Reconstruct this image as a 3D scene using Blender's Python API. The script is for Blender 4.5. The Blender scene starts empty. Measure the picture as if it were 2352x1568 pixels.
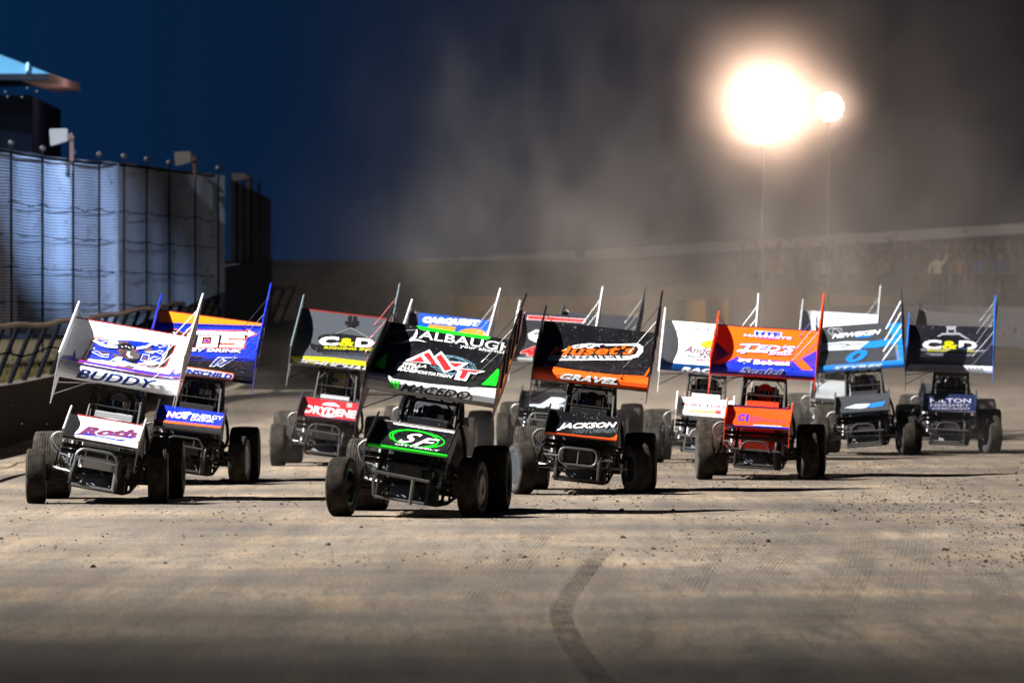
import bpy, bmesh, math, random
from mathutils import Vector, Matrix, noise
random.seed(7)
R = math.radians
S = bpy.context.scene
COL = S.collection

# ---------------------------------------------------------------- camera, sky, lights, exposure
cd = bpy.data.cameras.new('camera'); cam = bpy.data.objects.new('camera', cd); COL.objects.link(cam)
cam.location = (0, 0, 1.9); cam.rotation_euler = (R(90), 0, 0)
cd.sensor_width = 36; cd.lens = 194.7; cd.shift_y = -5/2352
cd.clip_start = .5; cd.clip_end = 3000
cd.dof.use_dof = True; cd.dof.focus_distance = 63; cd.dof.aperture_fstop = 3.2; cd.dof.aperture_blades = 0
S.camera = cam
S.view_settings.view_transform = 'Standard'; S.view_settings.look = 'None'
S.view_settings.exposure = 0.8; S.view_settings.gamma = 1
S.cycles.use_denoising = True
S.cycles.volume_step_rate = 2.5; S.cycles.volume_max_steps = 90; S.cycles.volume_bounces = 1
S.cycles.max_bounces = 5; S.cycles.diffuse_bounces = 2; S.cycles.glossy_bounces = 2; S.cycles.transparent_max_bounces = 8
S.cycles.sample_clamp_indirect = 4

W = bpy.data.worlds.new('World'); S.world = W; W.use_nodes = True
nt = W.node_tree; N = nt.nodes; LK = nt.links; N.clear()
wo = N.new('ShaderNodeOutputWorld'); bg = N.new('ShaderNodeBackground'); LK.new(bg.outputs[0], wo.inputs[0])
tc = N.new('ShaderNodeTexCoord'); sp = N.new('ShaderNodeSeparateXYZ'); LK.new(tc.outputs['Generated'], sp.inputs[0])
# dusk sky: deep blue on the side where the last light is, near black opposite
mr = N.new('ShaderNodeMapRange'); mr.inputs[1].default_value = -.10; mr.inputs[2].default_value = .05
LK.new(sp.outputs['X'], mr.inputs[0])
cr = N.new('ShaderNodeValToRGB'); cr.color_ramp.elements[0].color = (.0011, .0095, .032, 1); cr.color_ramp.elements[1].color = (.0022, .0026, .0052, 1)
LK.new(mr.outputs[0], cr.inputs[0]); LK.new(cr.outputs[0], bg.inputs[0]); bg.inputs[1].default_value = 1.0

def light(name, kind, loc, energy, col=(1, 1, 1), **kw):
    l = bpy.data.lights.new(name, kind); l.energy = energy; l.color = col
    for k, v in kw.items(): setattr(l, k, v)
    o = bpy.data.objects.new(name, l); o.location = loc; COL.objects.link(o); return o
def aim(o, tgt):
    o.rotation_euler = (Vector(tgt)-o.location).to_track_quat('-Z', 'Y').to_euler()
key = light('track_lamp_left', 'SPOT', (-44, 64, 44), 520000, (1, .97, .93), spot_size=R(92), spot_blend=.75, shadow_soft_size=.35); aim(key, (3, 80, 0))
k2 = light('added_turn_spot', 'SPOT', (-40, 141, 34), 160000, (1, .95, .84), spot_size=R(60), spot_blend=.9, shadow_soft_size=.35); aim(k2, (5, 122, -2))  # unseen spot, added to brighten the turn's ground and low dust
fl = light('added_fill_spot', 'SPOT', (-13, -24, 18), 1100, (.72, .86, 1), spot_size=R(46), spot_blend=.6, shadow_soft_size=1.2); aim(fl, (0, 66, 0))  # unseen fill spot, added to lift the shaded sides
fe = light('added_fence_spot', 'SPOT', (-6.6, 100, 11), 46000, (.62, .77, 1), spot_size=R(14), spot_blend=1., shadow_soft_size=.2); aim(fe, (-9.75, 123.4, 4.5))  # added spot hung in the air to throw blue light on the fence
ft = light('added_far_spot', 'SPOT', (34, 148, 22), 13000, (1, .90, .74), spot_size=R(70), spot_blend=.6, shadow_soft_size=.4); aim(ft, (9, 184, 2))  # unseen spot, added to brighten far wall, barrels and crowd
rl = light('added_roof_spot', 'SPOT', (-11.5, 131, 15), 900, (.45, .72, 1), spot_size=R(36), spot_blend=.5, shadow_soft_size=.2); aim(rl, (-14.4, 142.5, 9.4))  # added spot, there only to light the tower roof blue

# ---------------------------------------------------------------- helpers
MATS = {}
def mat(name, col=(.5, .5, .5), rough=.5, metal=0., emit=0., dirt=0., bump=0., coat=0., scale=30.):
    if name in MATS: return MATS[name]
    m = bpy.data.materials.new(name); m.use_nodes = True; n = m.node_tree.nodes; l = m.node_tree.links
    b = n['Principled BSDF']; b.inputs['Base Color'].default_value = (*col, 1); b.inputs['Roughness'].default_value = rough
    b.inputs['Metallic'].default_value = metal; b.inputs['Coat Weight'].default_value = coat; b.inputs['Specular IOR Level'].default_value = .0 if rough > .75 else .25 if rough >= .55 else .5
    if emit: b.inputs['Emission Color'].default_value = (*col, 1); b.inputs['Emission Strength'].default_value = emit
    if dirt or bump:
        t = n.new('ShaderNodeTexCoord')
        nz = n.new('ShaderNodeTexNoise'); nz.inputs['Scale'].default_value = scale; nz.inputs['Detail'].default_value = 3; nz.inputs['Roughness'].default_value = .65
        l.new(t.outputs['Object'], nz.inputs['Vector'])
    if dirt:
        r = n.new('ShaderNodeValToRGB'); r.color_ramp.elements[0].position = .64-.06*dirt; r.color_ramp.elements[1].position = .70
        r.color_ramp.elements[0].color = (0, 0, 0, 1)
        l.new(nz.outputs[0], r.inputs[0])
        n2 = n.new('ShaderNodeTexNoise'); n2.inputs['Scale'].default_value = 2.3; n2.inputs['Detail'].default_value = 4
        l.new(t.outputs['Object'], n2.inputs['Vector'])
        r2 = n.new('ShaderNodeMapRange'); r2.inputs[1].default_value = .35; r2.inputs[2].default_value = .8; r2.inputs[4].default_value = min(.5, .3*dirt)
        l.new(n2.outputs[0], r2.inputs[0])
        mx = n.new('ShaderNodeMath'); mx.operation = 'MAXIMUM'; ml = n.new('ShaderNodeMath'); ml.operation = 'MULTIPLY'; ml.inputs[1].default_value = .8
        l.new(r.outputs[0], ml.inputs[0]); l.new(ml.outputs[0], mx.inputs[0]); l.new(r2.outputs[0], mx.inputs[1])
        mc = n.new('ShaderNodeMix'); mc.data_type = 'RGBA'; mc.inputs[6].default_value = (*col, 1)
        mc.inputs[7].default_value = (.20, .18, .16, 1) if sum(col) < .05 else (.085, .072, .058, 1) if sum(col) < 1.2 else (.10, .085, .07, 1)
        l.new(mx.outputs[0], mc.inputs[0]); l.new(mc.outputs[2], b.inputs['Base Color'])
        rr = n.new('ShaderNodeMapRange'); rr.inputs[3].default_value = rough; rr.inputs[4].default_value = .9
        l.new(mx.outputs[0], rr.inputs[0]); l.new(rr.outputs[0], b.inputs['Roughness'])
    if bump:
        bp = n.new('ShaderNodeBump'); bp.inputs['Strength'].default_value = bump; bp.inputs['Distance'].default_value = .01
        l.new(nz.outputs[0], bp.inputs['Height']); l.new(bp.outputs[0], b.inputs['Normal'])
    MATS[name] = m; return m
def paint(col, dirt=.5):
    if sum(col) < .2: dirt = .12
    return mat('paint_%d_%d_%d' % tuple(int(c*999) for c in col), col, .38 if sum(col) > .2 else .3, 0, 0, dirt, 0, .3 if sum(col) > .2 else 0., 34.)

def link(name, me, mats, parent=None, mw=None):
    o = bpy.data.objects.new(name, me); COL.objects.link(o)
    if not isinstance(mats, (list, tuple)): mats = [mats]
    if not me.materials:
        for m in mats: me.materials.append(m)
    if parent: o.parent = parent
    if mw is not None: o.matrix_local = mw
    return o
def bm2me(bm, name='m', smooth=True):
    me = bpy.data.meshes.new(name)
    bmesh.ops.recalc_face_normals(bm, faces=bm.faces)
    bm.to_mesh(me); bm.free()
    if smooth:
        for p in me.polygons: p.use_smooth = True
        try: me.set_sharp_from_angle(angle=R(35))
        except Exception: pass
    return me
def obj(name, bm, mats, parent=None, mw=None, smooth=True): return link(name, bm2me(bm, name, smooth), mats, parent, mw)
def tag(o, label=None, cat=None, group=None, kind=None):
    if label: o['label'] = label
    if cat: o['category'] = cat
    if group: o['group'] = group
    if kind: o['kind'] = kind
    return o
def empty(name, loc, rz=0):
    o = bpy.data.objects.new(name, None); COL.objects.link(o); o.location = loc; o.rotation_euler = (0, 0, rz); o.empty_display_size = .2; return o
def box(bm, x0, x1, y0, y1, z0, z1, mi=0):
    v = [bm.verts.new((x, y, z)) for z in (z0, z1) for y in (y0, y1) for x in (x0, x1)]
    for f in ((0, 2, 3, 1), (4, 5, 7, 6), (0, 1, 5, 4), (2, 6, 7, 3), (0, 4, 6, 2), (1, 3, 7, 5)):
        bm.faces.new([v[i] for i in f]).material_index = mi
    return v
def smooth_path(pts, rad, n=4):
    pts = [Vector(p) for p in pts]; out = [pts[0]]
    for i in range(1, len(pts)-1):
        a, b, c = pts[i-1], pts[i], pts[i+1]
        r = min(rad, (a-b).length*.45, (c-b).length*.45)
        p, q = b+(a-b).normalized()*r, b+(c-b).normalized()*r
        for k in range(n+1):
            t = k/n; out.append(p*(1-t)**2+b*2*t*(1-t)+q*t*t)
    out.append(pts[-1]); return out
def tube(bm, pts, r, n=8, bend=0., closed=False, mi=0, r2=None):
    if bend and not closed: pts = smooth_path(pts, bend)
    pts = [Vector(p) for p in pts]
    if closed:
        k = len(pts); q = []
        for i in range(k):
            a, b, c = pts[i-1], pts[i], pts[(i+1) % k]; rr = min(bend, (a-b).length*.45, (c-b).length*.45)
            p0, p1 = b+(a-b).normalized()*rr, b+(c-b).normalized()*rr
            for j in range(5): t = j/4; q.append(p0*(1-t)**2+b*2*t*(1-t)+p1*t*t)
        pts = q
    m = len(pts); rings = []; up = None
    for i, p in enumerate(pts):
        if closed: d = (pts[(i+1) % m]-pts[i-1]).normalized()
        else: d = (pts[min(i+1, m-1)]-pts[max(i-1, 0)]).normalized()
        if up is None:
            up = Vector((0, 0, 1)) if abs(d.z) < .9 else Vector((1, 0, 0))
        s = d.cross(up).normalized(); up = s.cross(d).normalized()
        rr = r if r2 is None else r+(r2-r)*i/(m-1)
        rings.append([bm.verts.new(p+(s*math.cos(2*math.pi*k/n)+up*math.sin(2*math.pi*k/n))*rr) for k in range(n)])
    for i in range(m if closed else m-1):
        a, b = rings[i], rings[(i+1) % m]
        for k in range(n): bm.faces.new((a[k], a[(k+1) % n], b[(k+1) % n], b[k])).material_index = mi
    if not closed:
        bm.faces.new(rings[0][::-1]).material_index = mi; bm.faces.new(rings[-1]).material_index = mi
def lathe_x(bm, prof, n=48, c=(0, 0, 0), mi=0, mif=None):
    # profile of (x, radius) turned round the x axis
    rings = []
    for x, r in prof:
        rings.append([bm.verts.new((c[0]+x, c[1]+r*math.cos(2*math.pi*k/n), c[2]+r*math.sin(2*math.pi*k/n))) for k in range(n)])
    for i in range(len(prof)-1):
        for k in range(n):
            f = bm.faces.new((rings[i][k], rings[i][(k+1) % n], rings[i+1][(k+1) % n], rings[i+1][k])); f.material_index = mif(i) if mif else mi
    return rings
def prism(bm, poly, x0, x1, mi=0):   # poly of (y,z) extruded in x
    a = [bm.verts.new((x0, y, z)) for y, z in poly]; b = [bm.verts.new((x1, y, z)) for y, z in poly]
    n = len(poly)
    bm.faces.new(a).material_index = mi; bm.faces.new(b[::-1]).material_index = mi
    for i in range(n): bm.faces.new((a[i], b[i], b[(i+1) % n], a[(i+1) % n])).material_index = mi
def skin(verts, edges, radii, sub=1):
    me = bpy.data.meshes.new('sk'); me.from_pydata(verts, edges, []); o = bpy.data.objects.new('sk', me); COL.objects.link(o)
    m = o.modifiers.new('s', 'SKIN'); m.use_smooth_shade = True
    for i, r in enumerate(radii):
        d = me.skin_vertices[0].data[i]; d.radius = (r, r) if not isinstance(r, tuple) else r; d.use_root = (i == 0)
    s = o.modifiers.new('b', 'SUBSURF'); s.levels = sub; s.render_levels = sub
    dg = bpy.context.evaluated_depsgraph_get(); dg.update()
    out = bpy.data.meshes.new_from_object(o.evaluated_get(dg)); bpy.data.objects.remove(o); bpy.data.meshes.remove(me)
    for p in out.polygons: p.use_smooth = True
    return out

def gz(x, y):
    # the straight runs flat, then climbs into the banked turn
    d = max(0., y-97.); z = 1.75*min(1., (d/80.))**1.25
    if y > 183: z += min(3.0, (y-183)*.3)
    return z

# ---------------------------------------------------------------- livery decals laid on a curved wing skin
_tc = {}
def text_polys(s, bold, shear):
    key = (s, round(bold, 3), round(shear, 2))
    if key in _tc: return _tc[key]
    cu = bpy.data.curves.new('t', 'FONT'); cu.body = s; cu.size = 1; cu.offset = bold; cu.shear = shear; cu.resolution_u = 3
    cu.space_character = 1+bold*1.2
    o = bpy.data.objects.new('t', cu); COL.objects.link(o)
    dg = bpy.context.evaluated_depsgraph_get(); dg.update()
    me = bpy.data.meshes.new_from_object(o.evaluated_get(dg))
    vs = [(v.co.x, v.co.y) for v in me.vertices]; fs = [tuple(p.vertices) for p in me.polygons]
    bpy.data.objects.remove(o); bpy.data.curves.remove(cu); bpy.data.meshes.remove(me)
    _tc[key] = (vs, fs); return vs, fs
class Skin:
    """collects flat decals in (u, h): u across in metres, h 0..1 from leading to trailing edge; maps them on surf(u,h)"""
    def __init__(s, half, surf, bm, mats): s.half, s.surf, s.bm, s.mats, s.layer = half, surf, bm, mats, 0; s.cuts = surf.cuts
    def frame(s, TL, TR, BL):
        s.o = Vector(BL); s.ex = Vector(TR)-Vector(TL); s.ey = Vector(TL)-Vector(BL)
        s.det = s.ex.x*s.ey.y-s.ex.y*s.ey.x
    def uv(s, p):
        d = Vector(p)-s.o; a = (d.x*s.ey.y-d.y*s.ey.x)/s.det; b = (s.ex.x*d.y-s.ex.y*d.x)/s.det
        return (a-.5)*2*s.half, b
    def mi(s, col):
        m = paint(col)
        if m not in s.mats: s.mats.append(m)
        return s.mats.index(m)
    def put(s, vs, fs, col):
        s.layer += 1; mi = s.mi(col); off = .001*s.layer
        b = bmesh.new(); vv = [b.verts.new((u, h, 0)) for u, h in vs]
        for f in fs:
            try: b.faces.new([vv[i] for i in f])
            except ValueError: pass
        bmesh.ops.triangulate(b, faces=b.faces[:])
        hs = [v.co.y for v in b.verts]
        if not hs: return
        geomcut = s.cuts
        for c in geomcut:
            if min(hs) < c < max(hs):
                bmesh.ops.bisect_plane(b, geom=b.verts[:]+b.edges[:]+b.faces[:], plane_co=(0, c, 0), plane_no=(0, 1, 0), clear_outer=(c == 1.), clear_inner=(c == 0.))
        for sx in (-1, 1):
            bmesh.ops.bisect_plane(b, geom=b.verts[:]+b.edges[:]+b.faces[:], plane_co=(sx*s.half, 0, 0), plane_no=(sx, 0, 0), clear_outer=True)
        mp = {}
        for v in b.verts: mp[v] = s.bm.verts.new(s.surf(v.co.x, v.co.y, off))
        for f in b.faces:
            try: s.bm.faces.new([mp[v] for v in f.verts]).material_index = mi
            except ValueError: pass
        b.free()
    def P(s, pts, col):
        b = bmesh.new(); vv = [b.verts.new((*s.uv(p), 0)) for p in pts]
        try: b.faces.new(vv)
        except ValueError: b.free(); return
        bmesh.ops.triangulate(b, faces=b.faces[:]); b.verts.index_update()
        vs = [(v.co.x, v.co.y) for v in b.verts]; fs = [tuple(v.index for v in f.verts) for f in b.faces]; b.free()
        s.put(vs, fs, col)
    def L(s, pts, w, col, closed=False):
        pts = [Vector(p) for p in pts]; n = len(pts); vs, fs = [], []
        for i, p in enumerate(pts):
            a = pts[i-1] if (i or closed) else p; c = pts[(i+1) % n] if (i < n-1 or closed) else p
            d = (c-a).normalized(); q = Vector((-d.y, d.x))*w*.5
            vs += [s.uv(p-q), s.uv(p+q)]
        for i in range(n if closed else n-1):
            j = (i+1) % n; fs.append((2*i, 2*j, 2*j+1, 2*i+1))
        s.put(vs, fs, col)
    def E(s, c, rx, ry, col, ring=0, rot=0, n=28, a0=0, a1=360):
        pts = []
        full = a1-a0 >= 360
        for k in range(n if full else n+1):
            t = R(a0+(a1-a0)*k/n); x, y = rx*math.cos(t), ry*math.sin(t); r = R(rot)
            pts.append((c[0]+x*math.cos(r)-y*math.sin(r), c[1]+x*math.sin(r)+y*math.cos(r)))
        s.L(pts, ring, col, full) if ring else s.P(pts, col)
    def T(s, txt, p0, p1, h, col, b=.0, sh=0., out=None, ob=.04):
        """text between baseline ends p0 and p1, capital height h, all in livery sheet units"""
        b *= .6; ob *= .75
        base, fs0 = text_polys(txt, b, sh); x0 = min(v[0] for v in base); x1 = max(v[0] for v in base)
        p0, p1 = Vector(p0), Vector(p1); e = (p1-p0)/(x1-x0)
        upd = (s.ey/s.ey.length)*h/.73/abs((s.ey/s.ey.length).y)
        def go(vs, fs, c): s.put([s.uv(p0+e*(x-x0)+upd*y) for x, y in vs], fs, c)
        if out:
            vs, fs = text_polys(txt, b+ob, sh)
            xa = min(v[0] for v in vs); xb = max(v[0] for v in vs); ca = (xa+xb)/2; cb = (x0+x1)/2; k = (x1-x0+2*ob)/(xb-xa)
            go([((x-ca)*k+cb, y) for x, y in vs], fs, out)
        go(base, fs0, col)

# wing profiles: (y back from leading edge, z above it)
def make_profile(pts, rise):
    seg = [Vector((0, -(z1-z0), (y1-y0))).normalized() for (y0, z0), (y1, z1) in zip(pts, pts[1:])]
    vn = [seg[0]]+[((a+b)/2).normalized() for a, b in zip(seg, seg[1:])]+[seg[-1]]
    def f(h):
        z = h*rise
        for k, ((y0, z0), (y1, z1)) in enumerate(zip(pts, pts[1:])):
            if z <= z1 or k == len(seg)-1:
                t = (z-z0)/(z1-z0); return y0+(y1-y0)*t, z, vn[k].lerp(vn[k+1], t)
    return f
TOPW = [(0, 0), (-.022, .04), (-.02, .085), (.015, .125), (.09, .16), (.2, .20), (.36, .252), (.55, .325), (.75, .42), (.93, .52), (1.1, .645), (1.25, .80)]
NOSW = [(0, 0), (-.012, .018), (-.002, .04), (.06, .068), (.16, .098), (.28, .135), (.40, .19), (.50, .285)]
W_LE = (1.15, 1.40); N_LE = (-.36, .705)
PIV = 1.1
def foil(bm, pts, rise, half, LE, xo=0.):
    prof = make_profile(pts, rise)
    top = [(y, z) for y, z in pts]
    L = pts[-1][0]
    bot = [(L-.01, rise-.02), (L*.75, rise*.52-.03), (L*.5, rise*.26-.035), (L*.25, rise*.06-.02), (.06, -.012)]
    poly = top+bot
    prism(bm, [(LE[0]-PIV+y, LE[1]+z) for y, z in poly], xo-half, xo+half)
    def surf(u, h, off):
        h = min(1, max(0.004, h)); y, z, n = prof(h); return (xo+u, LE[0]-PIV+y+n.y*off, LE[1]+z+n.z*off)
    surf.cuts = [z/rise for y, z in pts]; surf.cuts[0] = 0.; surf.cuts[-1] = 1.
    return surf

K0 = (.0035, .0035, .005); WH = (.82, .82, .84); GRN = (.0, .80, .01); ORG = (1., .10, .0); BLU = (.0, .018, .46); NAVY = (.003, .02, .13)
SIL = (.50, .50, .50); RED = (.55, .008, .015); CH = (.035, .037, .042); YEL = (.45, .42, .0); GR = (.30, .32, .34); LB = (.0, .16, .62); MAR = (.16, .01, .03)

def liv_A(t):
    t.frame((478, 240), (1289, 367), (325, 672))
    t.P([(645, 264), (1125, 344), (1100, 360), (668, 292)], GRN)
    t.T('ALBAUGH', (655, 346), (1252, 440), 52, WH, .02)
    t.T('your alternative', (918, 408), (1262, 462), 21, WH, .01)
    t.P([(650, 288), (652, 318), (640, 345), (615, 366), (575, 378), (530, 382), (590, 360), (622, 335), (640, 305)], WH)
    t.P([(596, 364), (650, 356), (708, 377), (655, 367)], WH)
    t.L([(430, 345), (480, 318), (560, 300), (645, 296)], 3, GR); t.L([(400, 392), (470, 390), (560, 376)], 3, GR)
    for rx, ry in ((150, 62), (132, 52), (95, 62), (45, 62)): t.E((872, 532), rx, ry, (.12, .26, .34), 3.5, 12)
    for dy in (-28, 0, 28): t.L([(735, 515+dy), (870, 532+dy), (1010, 552+dy)], 3, (.12, .26, .34))
    t.P([(563, 506), (723, 429), (752, 476), (797, 440), (850, 510), (972, 518), (922, 553), (1078, 574), (1018, 594), (984, 588), (964, 642), (888, 630), (906, 574), (880, 562), (823, 588), (782, 532)], WH)
    t.P([(603, 509), (668, 473), (694, 517)], RED); t.P([(682, 463), (716, 447), (776, 537), (738, 529)], RED)
    t.P([(762, 481), (795, 461), (864, 560), (822, 573)], RED); t.P([(846, 517), (935, 526), (882, 549)], RED)
    t.P([(885, 560), (1045, 573), (1010, 584), (967, 578), (946, 628), (916, 623), (934, 573)], RED)
    t.T('MESILLA', (526, 528), (706, 556), 17, WH, .05, .2); t.T('VALLEY', (517, 549), (660, 571), 17, WH, .05, .2); t.T('TRANSPORTATION', (507, 571), (873, 627), 19, WH, .06, .2)
    t.P([(1062, 670), (1152, 562), (1170, 570), (1150, 680)], GRN); t.P([(382, 545), (456, 450), (450, 572)], GRN)
    t.P([(300, 680), (345, 588), (445, 603), (478, 607), (512, 632), (760, 668), (1000, 692), (1040, 690), (1210, 700), (1200, 830)], SIL)
    for k in range(3): t.P([(480+k*21, 676+k*2), (500+k*21, 640+k*3), (514+k*21, 642+k*3), (496+k*21, 678+k*2)], GRN)
    t.T('MACEDO', (548, 689), (985, 751), 35, K0, .035, .35)
def nos_A(t):
    t.frame((640, 250), (1395, 360), (530, 545))
    t.P([(640, 250), (1395, 358), (1393, 370), (640, 262)], (.25, .2, .17))
    t.P([(785, 290), (1385, 375), (1380, 394), (790, 308)], WH)
    t.E((1000, 458), 262, 84, GRN, 9, 8); t.E((985, 458), 218, 84, GRN, 14, 8, a0=150, a1=420)
    t.T('S', (820, 500), (1020, 515), 105, WH, .03, .5); t.T('F', (960, 530), (1190, 560), 95, WH, .03, .5)
    t.T('CH FAMILY', (795, 530), (1215, 592), 16, WH, .02)
    t.P([(500, 505), (1300, 622), (1320, 690), (500, 570)], GRN)
def liv_B(t):
    t.frame((138, 12), (2387, 411), (-250, 1157))
    t.P([(138, 5), (2387, 400), (2380, 432), (130, 40)], (.16, .01, .01))
    red = [(540, 410), (1100, 458), (2035, 560), (1960, 715), (1905, 800), (1835, 975), (1780, 1012), (1300, 962), (212, 872), (310, 662), (345, 640), (400, 485), (450, 428)]
    def shrink(k, c=(1120, 715)): return [(c[0]+(x-c[0])*(1-k), c[1]+(y-c[1])*(1-k*2.0)) for x, y in red]
    t.P(red, RED); t.P(shrink(.03), K0); t.P([(500, 440), (700, 440), (1250, 470), (1915, 545), (1830, 760), (1720, 945), (1200, 945), (262, 862), (350, 660), (430, 500)], WH)
    t.P([(520, 455), (1200, 478), (1885, 560), (1830, 740), (1760, 800), (1690, 925), (1200, 930), (300, 850), (380, 670), (480, 640), (440, 600), (480, 480)], BLU)
    for q in ([(600, 460), (620, 510), (760, 480), (860, 470), (900, 445)], [(400, 700), (520, 690), (600, 760), (740, 760), (720, 820), (590, 800)], [(1660, 560), (1720, 540), (1840, 590), (1700, 620)], [(1620, 700), (1690, 680), (1770, 690), (1720, 740)], [(1500, 850), (1590, 800), (1720, 830), (1550, 890)], [(1380, 760), (1500, 770), (1470, 890), (1330, 880)]):
        t.L(q, 13, WH, True)
    for q in ([(920, 500), (1120, 510), (1160, 600), (900, 590)], [(820, 740), (960, 790), (960, 850), (800, 800)], [(1380, 680), (1540, 610), (1560, 700), (1480, 720)], [(1350, 850), (1420, 790), (1460, 880)], [(470, 690), (760, 730), (740, 750), (600, 730)]):
        t.P(q, (.09, .055, .055))
    for q in ([(690, 600), (720, 520), (900, 480), (930, 560)], [(760, 900), (880, 820), (1000, 830), (960, 910)], [(1400, 720), (1640, 700), (1560, 760)], [(1500, 560), (1680, 550), (1650, 610)]):
        t.P(q, (.42, .50, .58))
    t.P([(280, 492), (420, 488), (560, 520), (700, 590), (905, 598), (905, 655), (700, 645), (560, 600), (450, 525)], (.52, .54, .58))
    t.P([(1720, 513), (1570, 535), (1440, 600), (1260, 628), (1255, 680), (1450, 650), (1580, 575)], (.52, .54, .58))
    t.P([(890, 690), (1080, 610), (1250, 690), (1325, 775), (1300, 850), (1240, 880), (1250, 925), (1130, 925), (1050, 870), (940, 790)], (.06, .052, .058))
    t.P([(1090, 720), (1140, 720), (1120, 800), (1200, 850), (1110, 850), (1060, 780)], (.5, .5, .5)); t.P([(1080, 880), (1240, 880), (1240, 930), (1110, 930)], K0); t.P([(950, 790), (1050, 700), (1060, 860), (1000, 830)], (.06, .02, .025))
    t.P([(895, 600), (960, 580), (1040, 550), (1080, 570), (1130, 535), (1130, 590), (1220, 610), (1250, 650), (1160, 660), (1110, 720), (1060, 670), (1000, 690), (920, 650)], K0)
    for q in ((970, 620), (1040, 610), (1100, 640), (1170, 630)): t.L([q, (q[0]+30, q[1]+30)], 10, WH)
    t.P([(915, 715), (970, 715), (950, 735)], RED); t.P([(1215, 715), (1275, 712), (1240, 735)], RED)
    t.P([(775, 980), (860, 940), (1010, 930), (1195, 998), (1120, 1020), (1020, 1062), (960, 1050), (850, 1010)], (.45, .48, .52)); t.P([(1360, 970), (1440, 925), (1560, 920), (1705, 960), (1640, 1000), (1540, 1030), (1400, 1010)], (.45, .48, .52))
    top = [(-130, 840), (-20, 850), (50, 858), (95, 720), (110, 905), (180, 935), (860, 1060), (1500, 1160), (1850, 1215), (1920, 1150), (1990, 1050), (1950, 1190), (2020, 1200), (2160, 1110)]
    bot = [(2150, 1275), (1850, 1268), (1500, 1225), (860, 1108), (180, 980), (-160, 920)]
    t.P(top+bot, BLU); t.L(top, 11, RED); t.L(bot, 9, RED)
    t.T('BUDDY', (112, 1186), (1640, 1432), 108, NAVY, .06, .35)
def nos_B(t):
    t.frame((665, 145), (1575, 290), (570, 440))
    t.P([(665, 140), (1575, 284), (1575, 305), (665, 165)], (.16, .01, .01))
    t.P([(690, 400), (830, 385), (1000, 395), (1505, 428), (1290, 482), (1190, 465), (1000, 430)], BLU)
    t.P([(900, 400), (1150, 420), (1400, 455), (1250, 462)], WH)
    t.T('Roth', (760, 396), (1470, 440), 84, (.12, .01, .08), .09, .35)
    t.T('MOTORSPORTS', (700, 420), (1470, 526), 15, (.3, .1, .12), .0)
    t.P([(540, 408), (1540, 572), (1540, 625), (540, 460)], K0)
def liv_C(t):
    t.frame((73, 155), (1710, 371), (-166, 1099))
    t.P([(60, 150), (1720, 362), (1710, 385), (60, 170)], (.12, .01, .01))
    t.P([(60, 172), (1700, 385), (1690, 410), (1200, 398), (700, 385), (50, 362)], (1., .19, 0))
    t.P([(40, 385), (1690, 428), (1685, 444), (35, 402)], K0)
    o = [(130, 520), (200, 470), (330, 470), (400, 525), (470, 532), (485, 478), (1412, 492), (1425, 462), (1582, 545), (1415, 604), (1402, 640), (1365, 782), (30, 760), (60, 640)]
    t.P(o, ORG); t.P([(140, 530), (205, 482), (325, 482), (395, 535), (480, 542), (495, 490), (1420, 503), (1432, 476), (1562, 545), (1405, 596), (1390, 640), (1354, 772), (45, 750), (75, 640)], K0)
    t.P([(620, 500), (1432, 520), (1442, 488), (1540, 545), (1436, 590), (1424, 566), (620, 556)], WH)
    t.P([(665, 574), (986, 578), (945, 758), (620, 755)], WH); t.P([(730, 596), (872, 600), (846, 708), (703, 705)], K0); t.P([(752, 624), (842, 627), (825, 692), (734, 690)], ORG); t.P([(765, 636), (826, 638), (814, 682), (752, 680)], BLU)
    t.P([(1028, 576), (1382, 584), (1374, 624), (1126, 620), (1114, 650), (1384, 654), (1342, 768), (978, 760), (988, 726), (1218, 730), (1228, 696), (1000, 690)], WH)
    t.L([(1140, 634), (1392, 638)], 9, ORG); t.L([(996, 708), (1215, 713)], 8, ORG)
    t.T('N', (90, 745), (540, 755), 230, WH, .05, .2)
    t.T('ENERGY DRINK', (90, 812), (1312, 846), 46, WH, .06, .1, out=K0)
    t.P([(10, 880), (680, 905), (720, 925), (1560, 945), (1555, 958), (0, 925)], K0)
    t.P([(-60, 952), (1560, 984), (1560, 1360), (-200, 1140)], K0)
    t.T('17', (840, 1042), (1210, 1050), 112, NAVY, .12, .45, out=WH, ob=.05)
    t.P([(-90, 1040), (540, 1064), (1190, 1158), (1208, 1190), (1165, 1250), (480, 1175), (-120, 1085)], ORG)
    t.P([(-80, 1046), (540, 1076), (1180, 1170), (1190, 1195), (1158, 1238), (480, 1163), (-110, 1080)], WH)
    t.T('HAUDENSCHILD', (-80, 1078), (1165, 1232), 62, BLU, .08, .25)
def nos_C(t):
    t.frame((930, 785), (1400, 835), (915, 940))
    t.P([(925, 780), (1405, 832), (1392, 926), (915, 888)], BLU); t.P([(915, 888), (1390, 927), (1388, 940), (912, 902)], ORG)
    t.T('NOS', (985, 868), (1140, 880), 38, WH, .07, .2, out=RED, ob=.05); t.P([(1100, 832), (1140, 836), (1140, 828), (1168, 845), (1138, 858), (1138, 848), (1100, 845)], WH)
    t.T('ENERGY', (1166, 868), (1388, 884), 26, WH, .03, .1); t.T('DRINK', (1160, 893), (1325, 904), 20, WH, .03, .1)
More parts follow.
